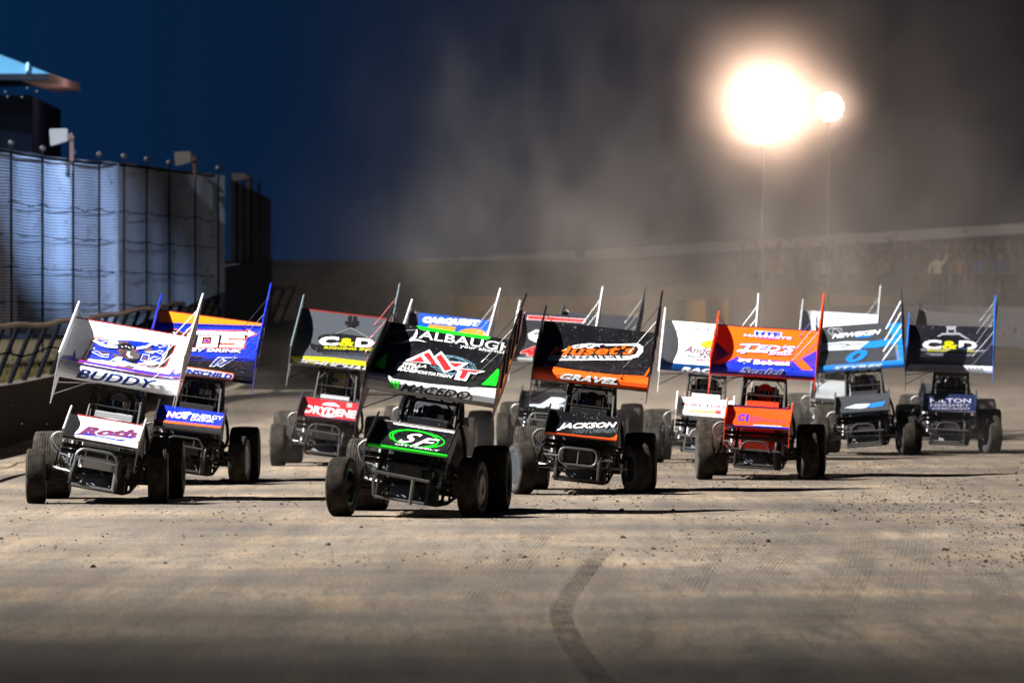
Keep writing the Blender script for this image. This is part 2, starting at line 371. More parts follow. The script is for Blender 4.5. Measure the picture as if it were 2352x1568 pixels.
def liv_D(t):
    t.frame((591, 367), (2145, 535), (429, 1171))
    t.P([(400, 1200), (455, 1012), (600, 1016), (1000, 1085), (1580, 1150), (2060, 1160), (2060, 1400)], ORG)
    t.P([(604, 988), (800, 1030), (1200, 1090), (1580, 1128), (1955, 1138), (2030, 1000), (2030, 1050), (1972, 1152), (1560, 1142), (1180, 1108), (800, 1052), (600, 1004)], ORG)
    t.P([(630, 928), (652, 856), (900, 750), (1000, 705), (1200, 680), (1380, 688), (1500, 690), (1880, 680), (1945, 725), (1940, 790), (1880, 860), (1740, 908), (1300, 915)], WH)
    t.P([(640, 850), (940, 748), (1300, 745), (1400, 712), (1700, 708), (1850, 712), (1882, 760), (1830, 836), (1750, 850), (1200, 852)], K0)
    for a in range(5):
        for b in range(2):
            if (a+b) % 2 == 0:
                x = 1000+a*82; y = 690+b*28+abs(a-3)*6; t.P([(x, y+18), (x+70, y), (x+90, y+12), (x+20, y+32)], K0)
    t.T("Huset's", (655, 850), (1815, 832), 122, ORG, .045, .22)
    for k in range(4): t.L([(650, 868+k*16), (800, 866+k*16)], 5, K0)
    t.T('SPEEDWAY', (775, 906), (1715, 894), 42, K0, .04, .25)
    t.T('GRAVEL', (805, 1176), (1590, 1252), 62, (.7, .7, .72), .08, .35, out=K0, ob=.05)
def nos_D(t):
    t.frame((370, 890), (850, 935), (345, 1030))
    t.T('JACKSON', (425, 1000), (822, 992), 30, WH, .06, .3); t.T('MOTORPLEX', (530, 1026), (835, 1020), 20, (.03, .035, .04), .03, .3, out=(.2, .24, .27))
    t.P([(340, 1022), (365, 1020), (780, 1056), (815, 1050), (834, 1024), (850, 1026), (845, 1090), (340, 1040)], ORG)
def liv_E(t):
    t.frame((300, 155), (2250, 290), (140, 1110))
    t.P([(290, 148), (2260, 282), (2255, 306), (290, 174)], (.03, .004, .03))
    t.P([(240, 480), (275, 505), (495, 735), (205, 960), (120, 1060)], BLU)
    t.P([(100, 1130), (140, 985), (205, 965), (375, 975), (645, 795), (745, 832), (1610, 896), (1690, 882), (1860, 1075), (2070, 1092), (2200, 1100), (2200, 1280)], BLU)
    t.P([(1858, 832), (2150, 660), (2190, 660), (2180, 1200), (2070, 1092)], BLU)
    t.P([(985, 280), (1515, 320), (1500, 390), (980, 360)], (.55, .55, .85)); t.T('HTE', (1000, 356), (1470, 384), 58, BLU, .12, 0)
    t.T('HAWKEYE', (775, 385), (1690, 452), 40, (.6, .6, .85), .07, .1, out=BLU, ob=.06); t.T('TRUCK EQUIPMENT', (1040, 440), (1400, 466), 16, BLU, .05)
    t.T('T', (670, 735), (1050, 735), 205, (.6, .6, .85), .03, .3, out=BLU, ob=.03); t.T("ED'S", (985, 672), (1735, 705), 112, (.6, .6, .85), .06, .25, out=BLU, ob=.04)
    t.P([(640, 680), (700, 655), (1225, 690), (1225, 730), (640, 705)], (.6, .6, .85)); t.T('BODY', (1250, 728), (1700, 745), 30, (.6, .6, .85), .08, .2, out=BLU, ob=.06); t.T('SHOP', (1235, 770), (1670, 786), 30, (.6, .6, .85), .08, .2, out=BLU, ob=.06)
    t.P([(670, 845), (745, 876), (850, 878), (942, 866), (880, 918), (905, 942), (842, 950), (800, 905), (770, 930), (700, 935), (648, 905), (690, 893)], WH); t.P([(760, 965), (805, 960), (785, 978)], WH)
    t.T('Bobcat', (955, 982), (1632, 1010), 95, WH, .09); t.T('Scelzi', (690, 1112), (1500, 1162), 78, NAVY, .05, .4, out=(.5, .5, .6), ob=.045)
def nos_E(t):
    t.frame((450, 925), (925, 950), (430, 1090))
    t.P([(445, 918), (930, 942), (925, 962), (445, 942)], (.03, .004, .03))
    t.T('C', (522, 1046), (570, 1048), 48, BLU, .1); t.T('I', (580, 1048), (600, 1050), 48, BLU, .1)
    t.T('IOWA', (612, 1030), (700, 1034), 15, (.3, .05, .2), .03); t.T('CONTRACTING', (612, 1046), (876, 1058), 14, (.3, .05, .2), .03); t.T('INC.', (612, 1060), (665, 1063), 12, (.3, .05, .2), .03)
    t.P([(425, 1080), (910, 1096), (905, 1125), (425, 1110)], BLU); t.L([(640, 1082), (850, 1090)], 6, (.6, .6, .85))
def liv_F(t):
    t.frame((188, 362), (884, 308), (173, 735))
    t.P([(755, 335), (900, 310), (890, 640), (820, 650), (800, 480)], LB); t.P([(800, 480), (820, 500), (840, 640), (830, 645)], (.2, .15, .02))
    t.E((320, 400), 48, 30, GR, 5, 20); t.E((345, 395), 40, 26, GR, 5, -20); t.T('NEWEKEN', (300, 452), (700, 412), 34, WH, .04, .4)
    t.P([(480, 438), (640, 422), (600, 440), (500, 448)], LB)
    t.P([(150, 505), (400, 478), (600, 478), (560, 520), (520, 545), (150, 560)], (.45, .5, .55)); t.P([(525, 536), (600, 480), (740, 462), (900, 452), (890, 485), (650, 532)], LB)
    t.L([(230, 520), (330, 498), (440, 505)], 7, CH); t.L([(360, 530), (480, 500), (560, 500)], 6, CH)
    t.T('0', (405, 655), (582, 640), 92, LB, .07, .3)
    t.P([(150, 690), (400, 672), (890, 632), (890, 720), (150, 760)], LB); t.T('STYRES', (300, 712), (700, 684), 22, (.4, .5, .6), .08, .3, out=CH)
def nos_F(t):
    t.frame((275, 905), (735, 880), (290, 1030))
    t.P([(355, 985), (450, 958), (580, 955), (560, 982), (500, 990)], (.4, .45, .5)); t.P([(545, 980), (600, 952), (712, 938), (690, 972), (600, 982)], LB)
def CD(t, x0, y0, k, white, yel, line):
    q = lambda x, y: (x0+x*k, y0+y*k)
    t.E(q(0, 10), 255*k, 58*k, K0, 0, 6); t.T('C', q(-245, 42), q(-85, 46), 70*k, white, .09); t.T('&', q(-80, 48), q(60, 56), 68*k, yel, .05); t.T('D', q(60, 56), q(215, 62), 70*k, white, .08)
def liv_G(t):
    t.frame((925, 345), (1640, 388), (915, 720))
    t.L([(1095, 500), (1205, 430), (1345, 432), (1465, 505)], 15, (.22, .22, .26)); t.E((1280, 405), 34, 30, (.22, .22, .26), 12); t.P([(1230, 368), (1330, 372), (1300, 400), (1260, 400)], (.22, .22, .26))
    CD(t, 1285, 505, 1.0, (.5, .5, .55), YEL, 0)
    t.P([(980, 545), (1590, 575), (1560, 590), (1000, 565)], (.12, .12, .14)); t.P([(1060, 585), (1500, 605), (1440, 625), (1120, 608)], (.1, .1, .13)); t.T('RIGGING INC.', (1085, 572), (1490, 590), 15, YEL, .05)
    t.P([(940, 668), (1000, 672), (1660, 712), (1660, 790), (890, 740)], (.5, .5, .55)); [t.L([(1045+k*34, 716+k*1.8), (1062+k*34, 694+k*1.8), (1070+k*34, 710+k*1.8)], 7, (.06, .07, .10)) for k in range(15)]
def nos_G(t):
    t.frame((1065, 885), (1490, 905), (1065, 1035))
    t.T('HILTON', (1120, 965), (1450, 972), 36, (.35, .35, .42), .02); t.T('HERSHEY', (1125, 1000), (1445, 1005), 24, (.25, .25, .3), .02); t.T('CHICAGO', (1140, 1026), (1445, 1030), 18, (.25, .25, .3), .02)
    t.P([(1090, 1036), (1500, 1046), (1500, 1080), (1050, 1060)], (.5, .5, .55))
def liv_H(t):
    t.frame((310, 240), (1058, 328), (215, 690))
    t.P([(305, 236), (1060, 322), (1058, 340), (305, 250)], (.14, .015, .015))
    t.P([(680, 300), (715, 303), (712, 350), (680, 350)], K0); t.P([(722, 305), (756, 308), (752, 350), (720, 350)], K0); t.P([(652, 350), (770, 345), (765, 385), (730, 405), (680, 402), (655, 375)], K0)
    for a, b in (((700, 408), (520, 478)), ((700, 408), (850, 492))):
        t.L([a, b], 14, K0); t.L([a, b], 6, (.2, .2, .19))
    CD(t, 675, 507, .95, WH, YEL, 0)
    t.P([(375, 532), (420, 545), (960, 572), (950, 606), (440, 590), (385, 575)], K0); t.T('RIGGING INC.', (487, 578), (890, 596), 20, YEL, .05, .05)
    t.T('Millwrighting & Mechanical Services', (430, 602), (930, 622), 12, K0, .01); t.T('Machinery & Heavy Equipment', (478, 618), (900, 636), 12, K0, .01)
    t.P([(215, 630), (560, 648), (1010, 700), (1000, 722), (260, 676)], YEL)
    t.T('SCHUCHART', (270, 682), (940, 762), 32, (.5, .52, .56), .08, .4, out=K0, ob=.05)
def nos_H(t):
    t.frame((320, 930), (805, 980), (285, 1105))
    t.T('DRYDENE', (340, 1066), (765, 1112), 64, WH, .05); t.P([(482, 998), (520, 980), (590, 980), (642, 1016), (560, 1006)], WH); t.P([(458, 1084), (540, 1094), (622, 1098), (560, 1110), (500, 1102)], WH)
    t.P([(695, 976), (742, 980), (738, 1022), (692, 1018)], (.25, .22, .22)); t.P([(270, 1088), (810, 1138), (800, 1170), (270, 1120)], (.02, .02, .05))
def liv_I(t):
    t.frame((93, 172), (1071, 236), (38, 689))
    t.E((480, 248), 66, 26, NAVY, 6, 0, a0=40, a1=320); t.T('CK', (430, 282), (640, 292), 46, NAVY, .0); t.T('Construction', (222, 300), (800, 334), 34, NAVY, .01, .5)
    t.E((590, 420), 115, 42, (.42, .34, .01)); t.T("Anderson's", (290, 508), (900, 545), 76, (.10, .02, .06), .02, .4); t.T('PURE', (468, 540), (640, 548), 18, K0, .04); t.T('MAPLE SYRUP', (335, 556), (760, 575), 18, K0, .04); t.L([(415, 582), (620, 592)], 12, (.3, .06, .1))
    t.P([(20, 700), (60, 560), (110, 605), (180, 622), (1060, 672), (1040, 780)], (.0, .03, .13)); t.T('RACING', (260, 692), (900, 730), 36, WH, .08, .3)
def nos_I(t):
    t.frame((230, 960), (840, 985), (215, 1165))
    t.T('PURE FUEL', (270, 1066), (765, 1074), 38, (.16, .01, .03), .04); t.P([(345, 1110), (620, 1104), (700, 1110), (700, 1132), (350, 1128)], (.5, .3, .08)); t.P([(640, 1098), (700, 1100), (700, 1140), (650, 1136)], (.35, .03, .06))
def liv_J(t):
    t.frame((149, 355), (1544, 490), (60, 1080))
    t.P([(300, 365), (1560, 480), (1530, 1200), (290, 1100)], (.0, .045, .28)); t.T('CARQUEST', (368, 502), (1285, 556), 72, WH, .13, .15)
    t.T('58', (310, 900), (1430, 1000), 360, (.36, .17, .02), .13, .1)
def liv_K(t):
    t.frame((111, 308), (1335, 421), (111, 926))
    t.P([(250, 352), (1130, 432), (1120, 482), (240, 408)], (.5, .4, .42)); t.P([(262, 360), (1118, 440), (1110, 474), (252, 400)], (.6, .01, .01)); t.L([(560, 408), (590, 395), (600, 412), (640, 392), (650, 412)], 6, CH)
    t.P([(300, 600), (400, 550), (500, 558), (610, 570), (560, 640), (440, 706), (330, 660)], WH); t.P([(360, 590), (470, 575), (500, 600), (400, 615)], CH)
    t.T('4', (250, 850), (520, 860), 100, (.6, .01, .01), .12, .2, out=(.5, .4, .4)); t.P([(120, 880), (420, 885), (1280, 960), (1280, 1010), (120, 930)], GR)
def nos_K(t):
    t.frame((145, 720), (490, 735), (135, 860)); t.T('R', (250, 850), (440, 856), 80, (.5, .6, .7), .12, .5); t.L([(205, 842), (440, 836), (480, 842)], 16, (.4, .5, .6))
def nos_0(t): t.frame((0, 0), (10, 0), (0, 10)); t.P([(0, 8.7), (10, 8.7), (10, 10.5), (0, 10.5)], GR)
def liv_M(t):
    t.frame((0, 0), (10, 0), (0, 10)); t.P([(0, -.2), (1.2, -.2), (1, 10.2), (0, 10.2)], (.2, .2, .22)); t.P([(0, 8.6), (10, 8.6), (10, 10.5), (0, 10.5)], (.2, .2, .22)); t.P([(4.5, 1), (6.5, 1), (6.3, 1.6), (4.4, 1.6)], (.3, .5, .6))
def liv_L(t): t.frame((0, 0), (10, 0), (0, 10)); t.P([(0, 8), (10, 8), (10, 10.5), (0, 10.5)], GR); t.P([(3, 3), (7, 3), (6.5, 6), (3.2, 6)], GR)

# ---------------------------------------------------------------- shared car parts (geometry in car space, nose towards -y, origin under the car)
M_rub = None
def tyre_mat():
    m = mat('tyre_rubber', (.028, .026, .025), .82, 0, 0, 0, .0)
    n = m.node_tree.nodes; l = m.node_tree.links; b = n['Principled BSDF']
    t = n.new('ShaderNodeTexCoord'); z = n.new('ShaderNodeTexNoise'); z.inputs['Scale'].default_value = 9; z.inputs['Detail'].default_value = 4
    l.new(t.outputs['Object'], z.inputs['Vector']); r = n.new('ShaderNodeValToRGB')
    r.color_ramp.elements[0].position = .3; r.color_ramp.elements[0].color = (.014, .013, .0125, 1); r.color_ramp.elements[1].position = .75; r.color_ramp.elements[1].color = (.055, .047, .038, 1)
    l.new(z.outputs[0], r.inputs[0]); l.new(r.outputs[0], b.inputs['Base Color']); return m
RUB = tyre_mat()
SIDEW = mat('tyre_sidewall', (.035, .036, .040), .55, 0, 0, .6, 0, 0, 20)
BLK = mat('frame_black', (.008, .008, .009), .58, 0, 0, .4, 0, 0, 40)
DRK = mat('engine_dark', (.020, .020, .022), .5, .3, 0, .8, .3, 0, 25)
STEEL = mat('raw_steel', (.15, .15, .15), .4, .85, 0, .8, .1, 0, 45)
CHR = mat('chrome_tube', (.34, .35, .37), .4, 1, 0, .4, 0, 0, 60)
PAN = mat('belly_pan', (.16, .17, .20), .5, .4, 0, 1, .3, 0, 60)
RIMB = mat('rim_black', (.02, .02, .022), .35, .4, 0, .3, 0, 0, 30)
RIMS = mat('rim_silver', (.10, .12, .15), .4, .6, 0, .4, 0, 0, 30)
SUIT = mat('driver_suit', (.03, .03, .035), .8, 0, 0, 0, .3, 0, 60)

def tyre_me(w, Rr, ribs, name, rim_r=.19):
    bm = bmesh.new(); prof = []; hw = w/2
    prof += [(-hw*.82, rim_r), (-hw*.98, rim_r+.03), (-hw*1.03, (rim_r+Rr)/2), (-hw*.99, Rr-.05), (-hw*.93, Rr-.02)]
    tags = ['s']*4
    x = -hw*.86; pitch = 2*hw*.86/ribs; g = .005
    for k in range(ribs):
        crown = lambda xx: Rr-.012*(xx/hw)**2
        a, b = x+k*pitch, x+(k+1)*pitch
        prof += [(a+g*.6, crown(a)), (b-g*.6, crown(b))]
        if k < ribs-1: prof += [(b-g*.3, crown(b)-.014), (b+g*.3, crown(b)-.014)]
    prof += [(hw*.93, Rr-.02), (hw*.99, Rr-.05), (hw*1.03, (rim_r+Rr)/2), (hw*.98, rim_r+.03), (hw*.82, rim_r)]
    n = len(prof)
    lathe_x(bm, prof, 56, mif=lambda i: 1 if (i < 3 or i > n-5) else 0)
    me = bm2me(bm, name); me.materials.append(RUB); me.materials.append(SIDEW); return me
def rim_me(w, rim_r, name, mats, cover):
    bm = bmesh.new(); hw = w/2*.84; lip = lambda i: 0 if i < 1 else 1
    lathe_x(bm, [(-hw, rim_r+.008), (-hw, rim_r-.012), (-hw*.55, rim_r-.03), (-hw*.4, .08), (-hw*.55, .07), (-hw*.62, .0001)], 40, mif=lip)
    lathe_x(bm, [(hw, rim_r+.008), (hw, rim_r-.012), (hw*.3, rim_r-.03), (-hw*.35, .1), (-hw*.35, .0001)], 40, mif=lip)
    if cover:
        lathe_x(bm, [(-hw-.006, rim_r+.002), (-hw-.016, rim_r-.03), (-hw-.02, .08), (-hw-.012, .05), (-hw-.012, .0001)], 40, mi=1)
    for k in range(5):
        a = k*2*math.pi/5; tube(bm, [(-hw*.62, .055*math.cos(a), .055*math.sin(a)), (-hw*.8, .055*math.cos(a), .055*math.sin(a))], .01, 6)
    me = bm2me(bm, name)
    for m in mats: me.materials.append(m)
    return me
T_F = tyre_me(.225, .322, 10, 'front_tyre'); T_RR = tyre_me(.43, .405, 12, 'rear_tyre'); T_LR = tyre_me(.39, .365, 11, 'rear_tyre')

def off(bm): bmesh.ops.translate(bm, verts=bm.verts, vec=(0, -PIV, 0)); return bm
SH = {}
def shared(key, fn):
    if key not in SH: bm = bmesh.new(); fn(bm); off(bm); SH[key] = bm2me(bm, key)
    return SH[key]
def g_axle(bm):
    tube(bm, [(-.60, 0, .33), (.60, 0, .33)], .032, 10)
    for s in (-1, 1):
        tube(bm, [(s*.58, -.02, .24), (s*.58, .02, .43)], .024); tube(bm, [(s*.50, .10, .30), (s*.60, .02, .30)], .016)
        box(bm, s*.52-.02, s*.52+.02, -.05, .05, .27, .39)
def g_tie(bm):
    tube(bm, [(-.56, .12, .28), (.56, .12, .28)], .013); tube(bm, [(.56, .12, .40), (.34, .5, .5), (.32, 1.0, .55)], .013)
def g_shock(sx):
    def f(bm):
        tube(bm, [(sx*.36, -.03, .34), (sx*.34, .02, .52)], .022, 10); tube(bm, [(sx*.34, .02, .50), (sx*.325, .06, .72)], .034, 12)
        pts = [(sx*.355+.036*math.cos(t), -.01+t*.0009+.036*math.sin(t), .36+t*.0045) for t in [i*.5 for i in range(60)]]
        tube(bm, pts, .006, 5)
    return f
def g_frame(bm):
    for s in (-1, 1):
        tube(bm, [(s*.27, -.30, .20), (s*.30, .4, .15), (s*.32, 1.2, .15), (s*.32, 2.3, .22)], .02)
        tube(bm, [(s*.27, -.30, .20), (s*.27, -.33, .5), (s*.27, .1, .70), (s*.30, 1.0, .93)], .02, 8, .06)
        tube(bm, [(s*.27, -.30, .50), (s*.29, .5, .16)], .014); tube(bm, [(s*.29, .4, .16), (s*.29, .55, .80)], .016)
        tube(bm, [(s*.30, .9, .16), (s*.30, .95, .92)], .018); tube(bm, [(s*.32, 1.4, .16), (s*.31, .95, .92)], .014)
        tube(bm, [(s*.30, 1.0, .93), (s*.33, 1.9, .86), (s*.32, 2.3, .5), (s*.32, 2.3, .22)], .02, 8, .08)
    for y, z in ((-.30, .20), (.4, .15), (1.2, .15), (2.2, .2)): tube(bm, [(-.30, y, z), (.30, y, z)], .018)
    tube(bm, [(-.46, -.12, .62), (.46, -.12, .62)], .028, 10); tube(bm, [(-.46, -.22, .56), (.46, -.22, .56)], .028, 10)
    for s in (-1, 1):
        tube(bm, [(s*.47, -.12, .62), (s*.50, .02, .36)], .017); tube(bm, [(s*.47, -.22, .56), (s*.45, .25, .34)], .015)
def g_cage(bm):
    r = .019
    for s in (-1, 1):
        tube(bm, [(s*.305, .98, .92), (s*.285, 1.2, 1.36), (s*.27, 1.75, 1.42), (s*.31, 2.0, .90)], r, 8, .10)
        tube(bm, [(s*.29, 1.12, 1.20), (s*.16, 1.20, 1.36)], .012); tube(bm, [(s*.30, 1.55, .95), (s*.275, 1.6, 1.42)], .017)
        tube(bm, [(s*.12, 1.2, 1.36), (s*.07, 1.3, 1.415)], .014); tube(bm, [(s*.24, 1.6, 1.42), (s*.24, 1.9, 1.585)], .015)
        tube(bm, [(s*.24, 1.22, 1.36), (s*.22, 1.3, 1.415)], .015)
    tube(bm, [(-.285, 1.2, 1.36), (.285, 1.2, 1.36)], r); tube(bm, [(-.27, 1.75, 1.44), (.27, 1.75, 1.44)], r)
    tube(bm, [(-.295, 1.08, 1.13), (.295, 1.08, 1.13)], .010)
    for k in range(-3, 4):
        if abs(k) > 1: tube(bm, [(k*.08, 1.06, 1.02), (k*.08, 1.18, 1.30)], .004, 5)
    tube(bm, [(-.30, .98, .93), (.30, .98, .93)], r)
def g_seat(bm):
    v = box(bm, -.25, .25, 1.75, 1.83, .45, 1.22); box(bm, -.24, .24, 1.3, 1.8, .4, .48)
    for s in (-1, 1):
        prism(bm, [(1.35, .45), (1.8, .45), (1.8, .95), (1.6, .92)], s*.24, s*.27)
        prism(bm, [(1.55, 1.02), (1.8, 1.02), (1.8, 1.30), (1.60, 1.27)], s*.17, s*.19)
    box(bm, -.16, .16, 1.76, 1.82, 1.2, 1.32)
    tube(bm, [(0, 1.0, .86), (0, 1.2, .94)], .016)
    tube(bm, [(.17*math.cos(t), 1.22-.05*math.sin(t), .95+.15*math.sin(t)) for t in [i*math.pi/10 for i in range(20)]], .013, 6, closed=True)
def g_engine(bm):
    box(bm, -.17, .17, .25, .85, .22, .52); box(bm, -.10, .10, .3, .8, .52, .66)
    for s in (-1, 1):
        prism(bm, [(.28, .42), (.82, .42), (.82, .58), (.28, .58)], s*.16, s*.27)
        for k in range(4):
            y = .33+k*.14; tube(bm, [(s*.26, y, .46), (s*.36, y+.05, .42), (s*.40, .9+.03*k, .32+.03*k), (s*.42, 1.5, .30)], .020, 7, .06)
        tube(bm, [(s*.42, 1.4, .32), (s*.46, 2.0, .30)], .045, 10)
    lathe_x(bm, [(-.02, .0001), (-.02, .10), (.02, .10), (.02, .0001)], 20, (0, .2, .34)); lathe_x(bm, [(-.02, .0001), (-.02, .07), (.02, .07), (.02, .0001)], 20, (.16, .18, .42))
    box(bm, .17, .33, .0, .30, .16, .40); box(bm, -.30, -.18, .35, .7, .30, .44)
    tube(bm, [(.22, -.1, .2), (.33, -.05, .3), (.36, .1, .55), (.30, .3, .7)], .016, 7, .08); tube(bm, [(-.1, .0, .5), (.08, -.05, .35), (.22, .05, .22)], .014, 7, .08)
def g_pan(bm):
    prism(bm, [(-.28, .185), (.5, .135), (1.9, .135), (1.9, .145), (.5, .145), (-.28, .195)], -.25, .25)
    prism(bm, [(-.05, .20), (.05, .36), (.06, .36), (-.04, .20)], -.16, .16)
def g_hood(bm):
    secs = [(-.20, .17, .40, .56), (-.12, .22, .39, .63), (.15, .245, .40, .72), (.55, .27, .45, .84), (.95, .285, .48, .965), (1.02, .285, .5, .99)]
    rings = []
    for y, h, z0, z1 in secs:
        rings.append([bm.verts.new((x, y, z)) for x, z in ((-h, z0), (-h*.98, z1-.07), (-h*.80, z1-.015), (0, z1), (h*.80, z1-.015), (h*.98, z1-.07), (h, z0))])
    for a, b in zip(rings, rings[1:]):
        for k in range(6): bm.faces.new((a[k], a[k+1], b[k+1], b[k]))
    bm.faces.new(rings[0])
def g_dash(bm):
    prism(bm, [(.98, .97), (1.00, 1.035), (1.10, 1.05), (1.10, .97)], -.22, .22)
def g_side(bm):
    for s in (-1, 1):
        prism(bm, [(1.0, .50), (1.0, .95), (1.35, 1.0), (1.75, 1.02), (2.05, .92), (2.25, .60), (2.2, .4)], s*.325, s*.34)
def g_tail(bm):
    secs = [(2.0, .22, .55, .95), (2.2, .30, .45, 1.04), (2.5, .33, .42, 1.04), (2.78, .28, .46, .96), (2.9, .15, .55, .82)]
    rings = [[bm.verts.new((h*math.cos(t), y, (a+b)/2+(b-a)/2*math.sin(t))) for t in [i*math.pi/8 for i in range(16)]] for y, h, a, b in secs]
    for a, b in zip(rings, rings[1:]):
        for k in range(16): bm.faces.new((a[k], a[(k+1) % 16], b[(k+1) % 16], b[k]))
    bm.faces.new(rings[0]); bm.faces.new(rings[-1][::-1])
def g_rear(bm):
    tube(bm, [(-.72, 2.15, .39), (.68, 2.15, .365)], .035, 10); box(bm, -.12, .12, 2.0, 2.3, .28, .52)
    for s in (-1, 1): tube(bm, [(s*.40, .1, .33), (s*.44, 2.1, .33)], .014); tube(bm, [(s*.36, 1.2, .5), (s*.44, 2.1, .48)], .014)
def g_nerf(bm):   # bent tube behind the front wheel
    tube(bm, [(-.30, .30, .74), (-.56, .34, .74), (-.63, .34, .66), (-.57, .34, .50), (-.30, .30, .47)], .015, 8, .07)
    tube(bm, [(-.61, .34, .62), (-.34, .34, .33)], .013)
def g_sidebar(s):
    def f(bm): tube(bm, [(s*.34, .9, .28), (s*.60, 1.05, .30), (s*.60, 1.75, .30), (s*.34, 1.9, .28)], .018, 8, .1)
    return f
def g_pipe(bm):
    tube(bm, [(.36, 1.15, 1.0), (.44, 1.1, .80), (.47, 1.1, .6), (.42, 1.1, .50), (.34, 1.1, .5)], .022, 8, .08)
def bump_oval(bm):
    tube(bm, [(-.23, -.55, .37), (.23, -.55, .37), (.23, -.55, .57), (-.23, -.55, .57)], .0155, 10, .09, True); tube(bm, [(0, -.55, .37), (0, -.55, .57)], .011)
    for s in (-1, 1): tube(bm, [(s*.225, -.55, .46), (s*.42, -.52, .46)], .017); tube(bm, [(s*.26, -.50, .46), (s*.26, -.47, .22), (s*.27, -.3, .2)], .016, 8, .05)
def bump_hoop(bm):
    tube(bm, [(-.24, -.55, .42), (-.235, -.55, .56), (-.17, -.55, .625), (.17, -.55, .625), (.235, -.55, .56), (.24, -.55, .40)], .0145, 10, .06); tube(bm, [(-.24, -.555, .52), (.24, -.555, .50)], .016, 10)
    for x in (-.13, .12): tube(bm, [(x, -.55, .51), (x, -.55, .622)], .011)
    for s in (-1, 1): tube(bm, [(s*.24, -.55, .44), (s*.27, -.5, .30), (s*.27, -.3, .2)], .016, 8, .05)
    tube(bm, [(-.24, -.5, .2), (.24, -.5, .2)], .018); tube(bm, [(.24, -.5, .46), (.245, -.5, .18)], .02)
def bump_bar(bm):
    tube(bm, [(-.33, -.55, .455), (-.27, -.55, .455), (.30, -.55, .43)], .018, 10, .03); tube(bm, [(.13, -.56, .43), (.13, -.56, .16)], .022, 10); tube(bm, [(-.28, -.55, .455), (-.30, -.52, .35), (-.28, -.45, .20)], .018, 8, .05)
    tube(bm, [(-.27, -.5, .19), (.27, -.5, .19)], .016)
def bump_arch(bm):
    tube(bm, [(-.20, -.55, .40), (-.17, -.55, .49), (-.1, -.55, .525), (.1, -.55, .52), (.17, -.55, .48), (.20, -.55, .38)], .015, 10, .05); tube(bm, [(-.33, -.54, .41), (.33, -.54, .40)], .017, 10)
    for s in (-1, 1): tube(bm, [(s*.26, -.54, .40), (s*.27, -.45, .17)], .017)
    tube(bm, [(-.27, -.47, .17), (.27, -.47, .17)], .016)
BUMP = dict(oval=bump_oval, hoop=bump_hoop, bar=bump_bar, arch=bump_arch)

# seated driver: one continuous body, helmet and visor over it
def driver_mesh():
    V = [(0, 1.62, .55), (0, 1.66, .75), (0, 1.66, .93), (0, 1.64, 1.02), (0, 1.62, 1.08), (0, 1.60, 1.17)]
    Rr = [(.17, .12), (.16, .11), (.19, .11), (.08, .08), (.06, .06), (.09, .10)]; Eg = [(0, 1), (1, 2), (2, 3), (3, 4), (4, 5)]
    for s in (-1, 1):
        b = len(V); V += [(s*.20, 1.62, .96), (s*.26, 1.5, .80), (s*.19, 1.32, .95), (s*.165, 1.245, .985), (s*.155, 1.215, .965)]
        Rr += [.07, .055, .042, .035, .03]; Eg += [(2, b), (b, b+1), (b+1, b+2), (b+2, b+3), (b+3, b+4)]
        for q in range(4):
            c = len(V); V += [(s*.165-s*.012*q, 1.215, 1.0-.02*q), (s*.145-s*.006*q, 1.19, .995-.02*q)]; Rr += [.011, .009]; Eg += [(b+3, c), (c, c+1)]
        b = len(V); V += [(s*.10, 1.5, .52), (s*.13, 1.0, .66), (s*.12, .75, .40)]; Rr += [.09, .065, .045]; Eg += [(0, b), (b, b+1), (b+1, b+2)]
    return skin([(x, y-PIV, z) for x, y, z in V], Eg, Rr)
DRV = driver_mesh(); DRV.materials.append(SUIT)
def helmet_bm(bm):
    bmesh.ops.create_uvsphere(bm, u_segments=24, v_segments=16, radius=1, matrix=Matrix.Translation((0, 1.60-PIV, 1.20)) @ Matrix.Diagonal((.125, .145, .14, 1)))
    for v in bm.verts:
        if v.co.z < 1.14: v.co.y -= .02*(1.14-v.co.z)/.1; v.co.x *= .93
def visor_bm(bm):
    n = 12; a = []
    for z in (1.165, 1.20, 1.235):
        a.append([bm.verts.new((.129*math.sin(t), 1.60-PIV-.149*math.cos(t), z)) for t in [(-1+2*i/n)*1.15 for i in range(n+1)]])
    for r0, r1 in zip(a, a[1:]):
        for k in range(n): bm.faces.new((r0[k], r0[k+1], r1[k+1], r1[k]))
VIS = mat('visor', (.01, .01, .012), .12, 0, 0, 0, 0, 1)

def side_board(bm, x, th, poly):
    prism(bm, [(y-PIV, z) for y, z in poly], x-th/2, x+th/2)
    # rolled tube along the top edge
    tube(bm, [(x, poly[0][0]-PIV, poly[0][1]), (x, poly[1][0]-PIV, poly[1][1])], .0125, 8)

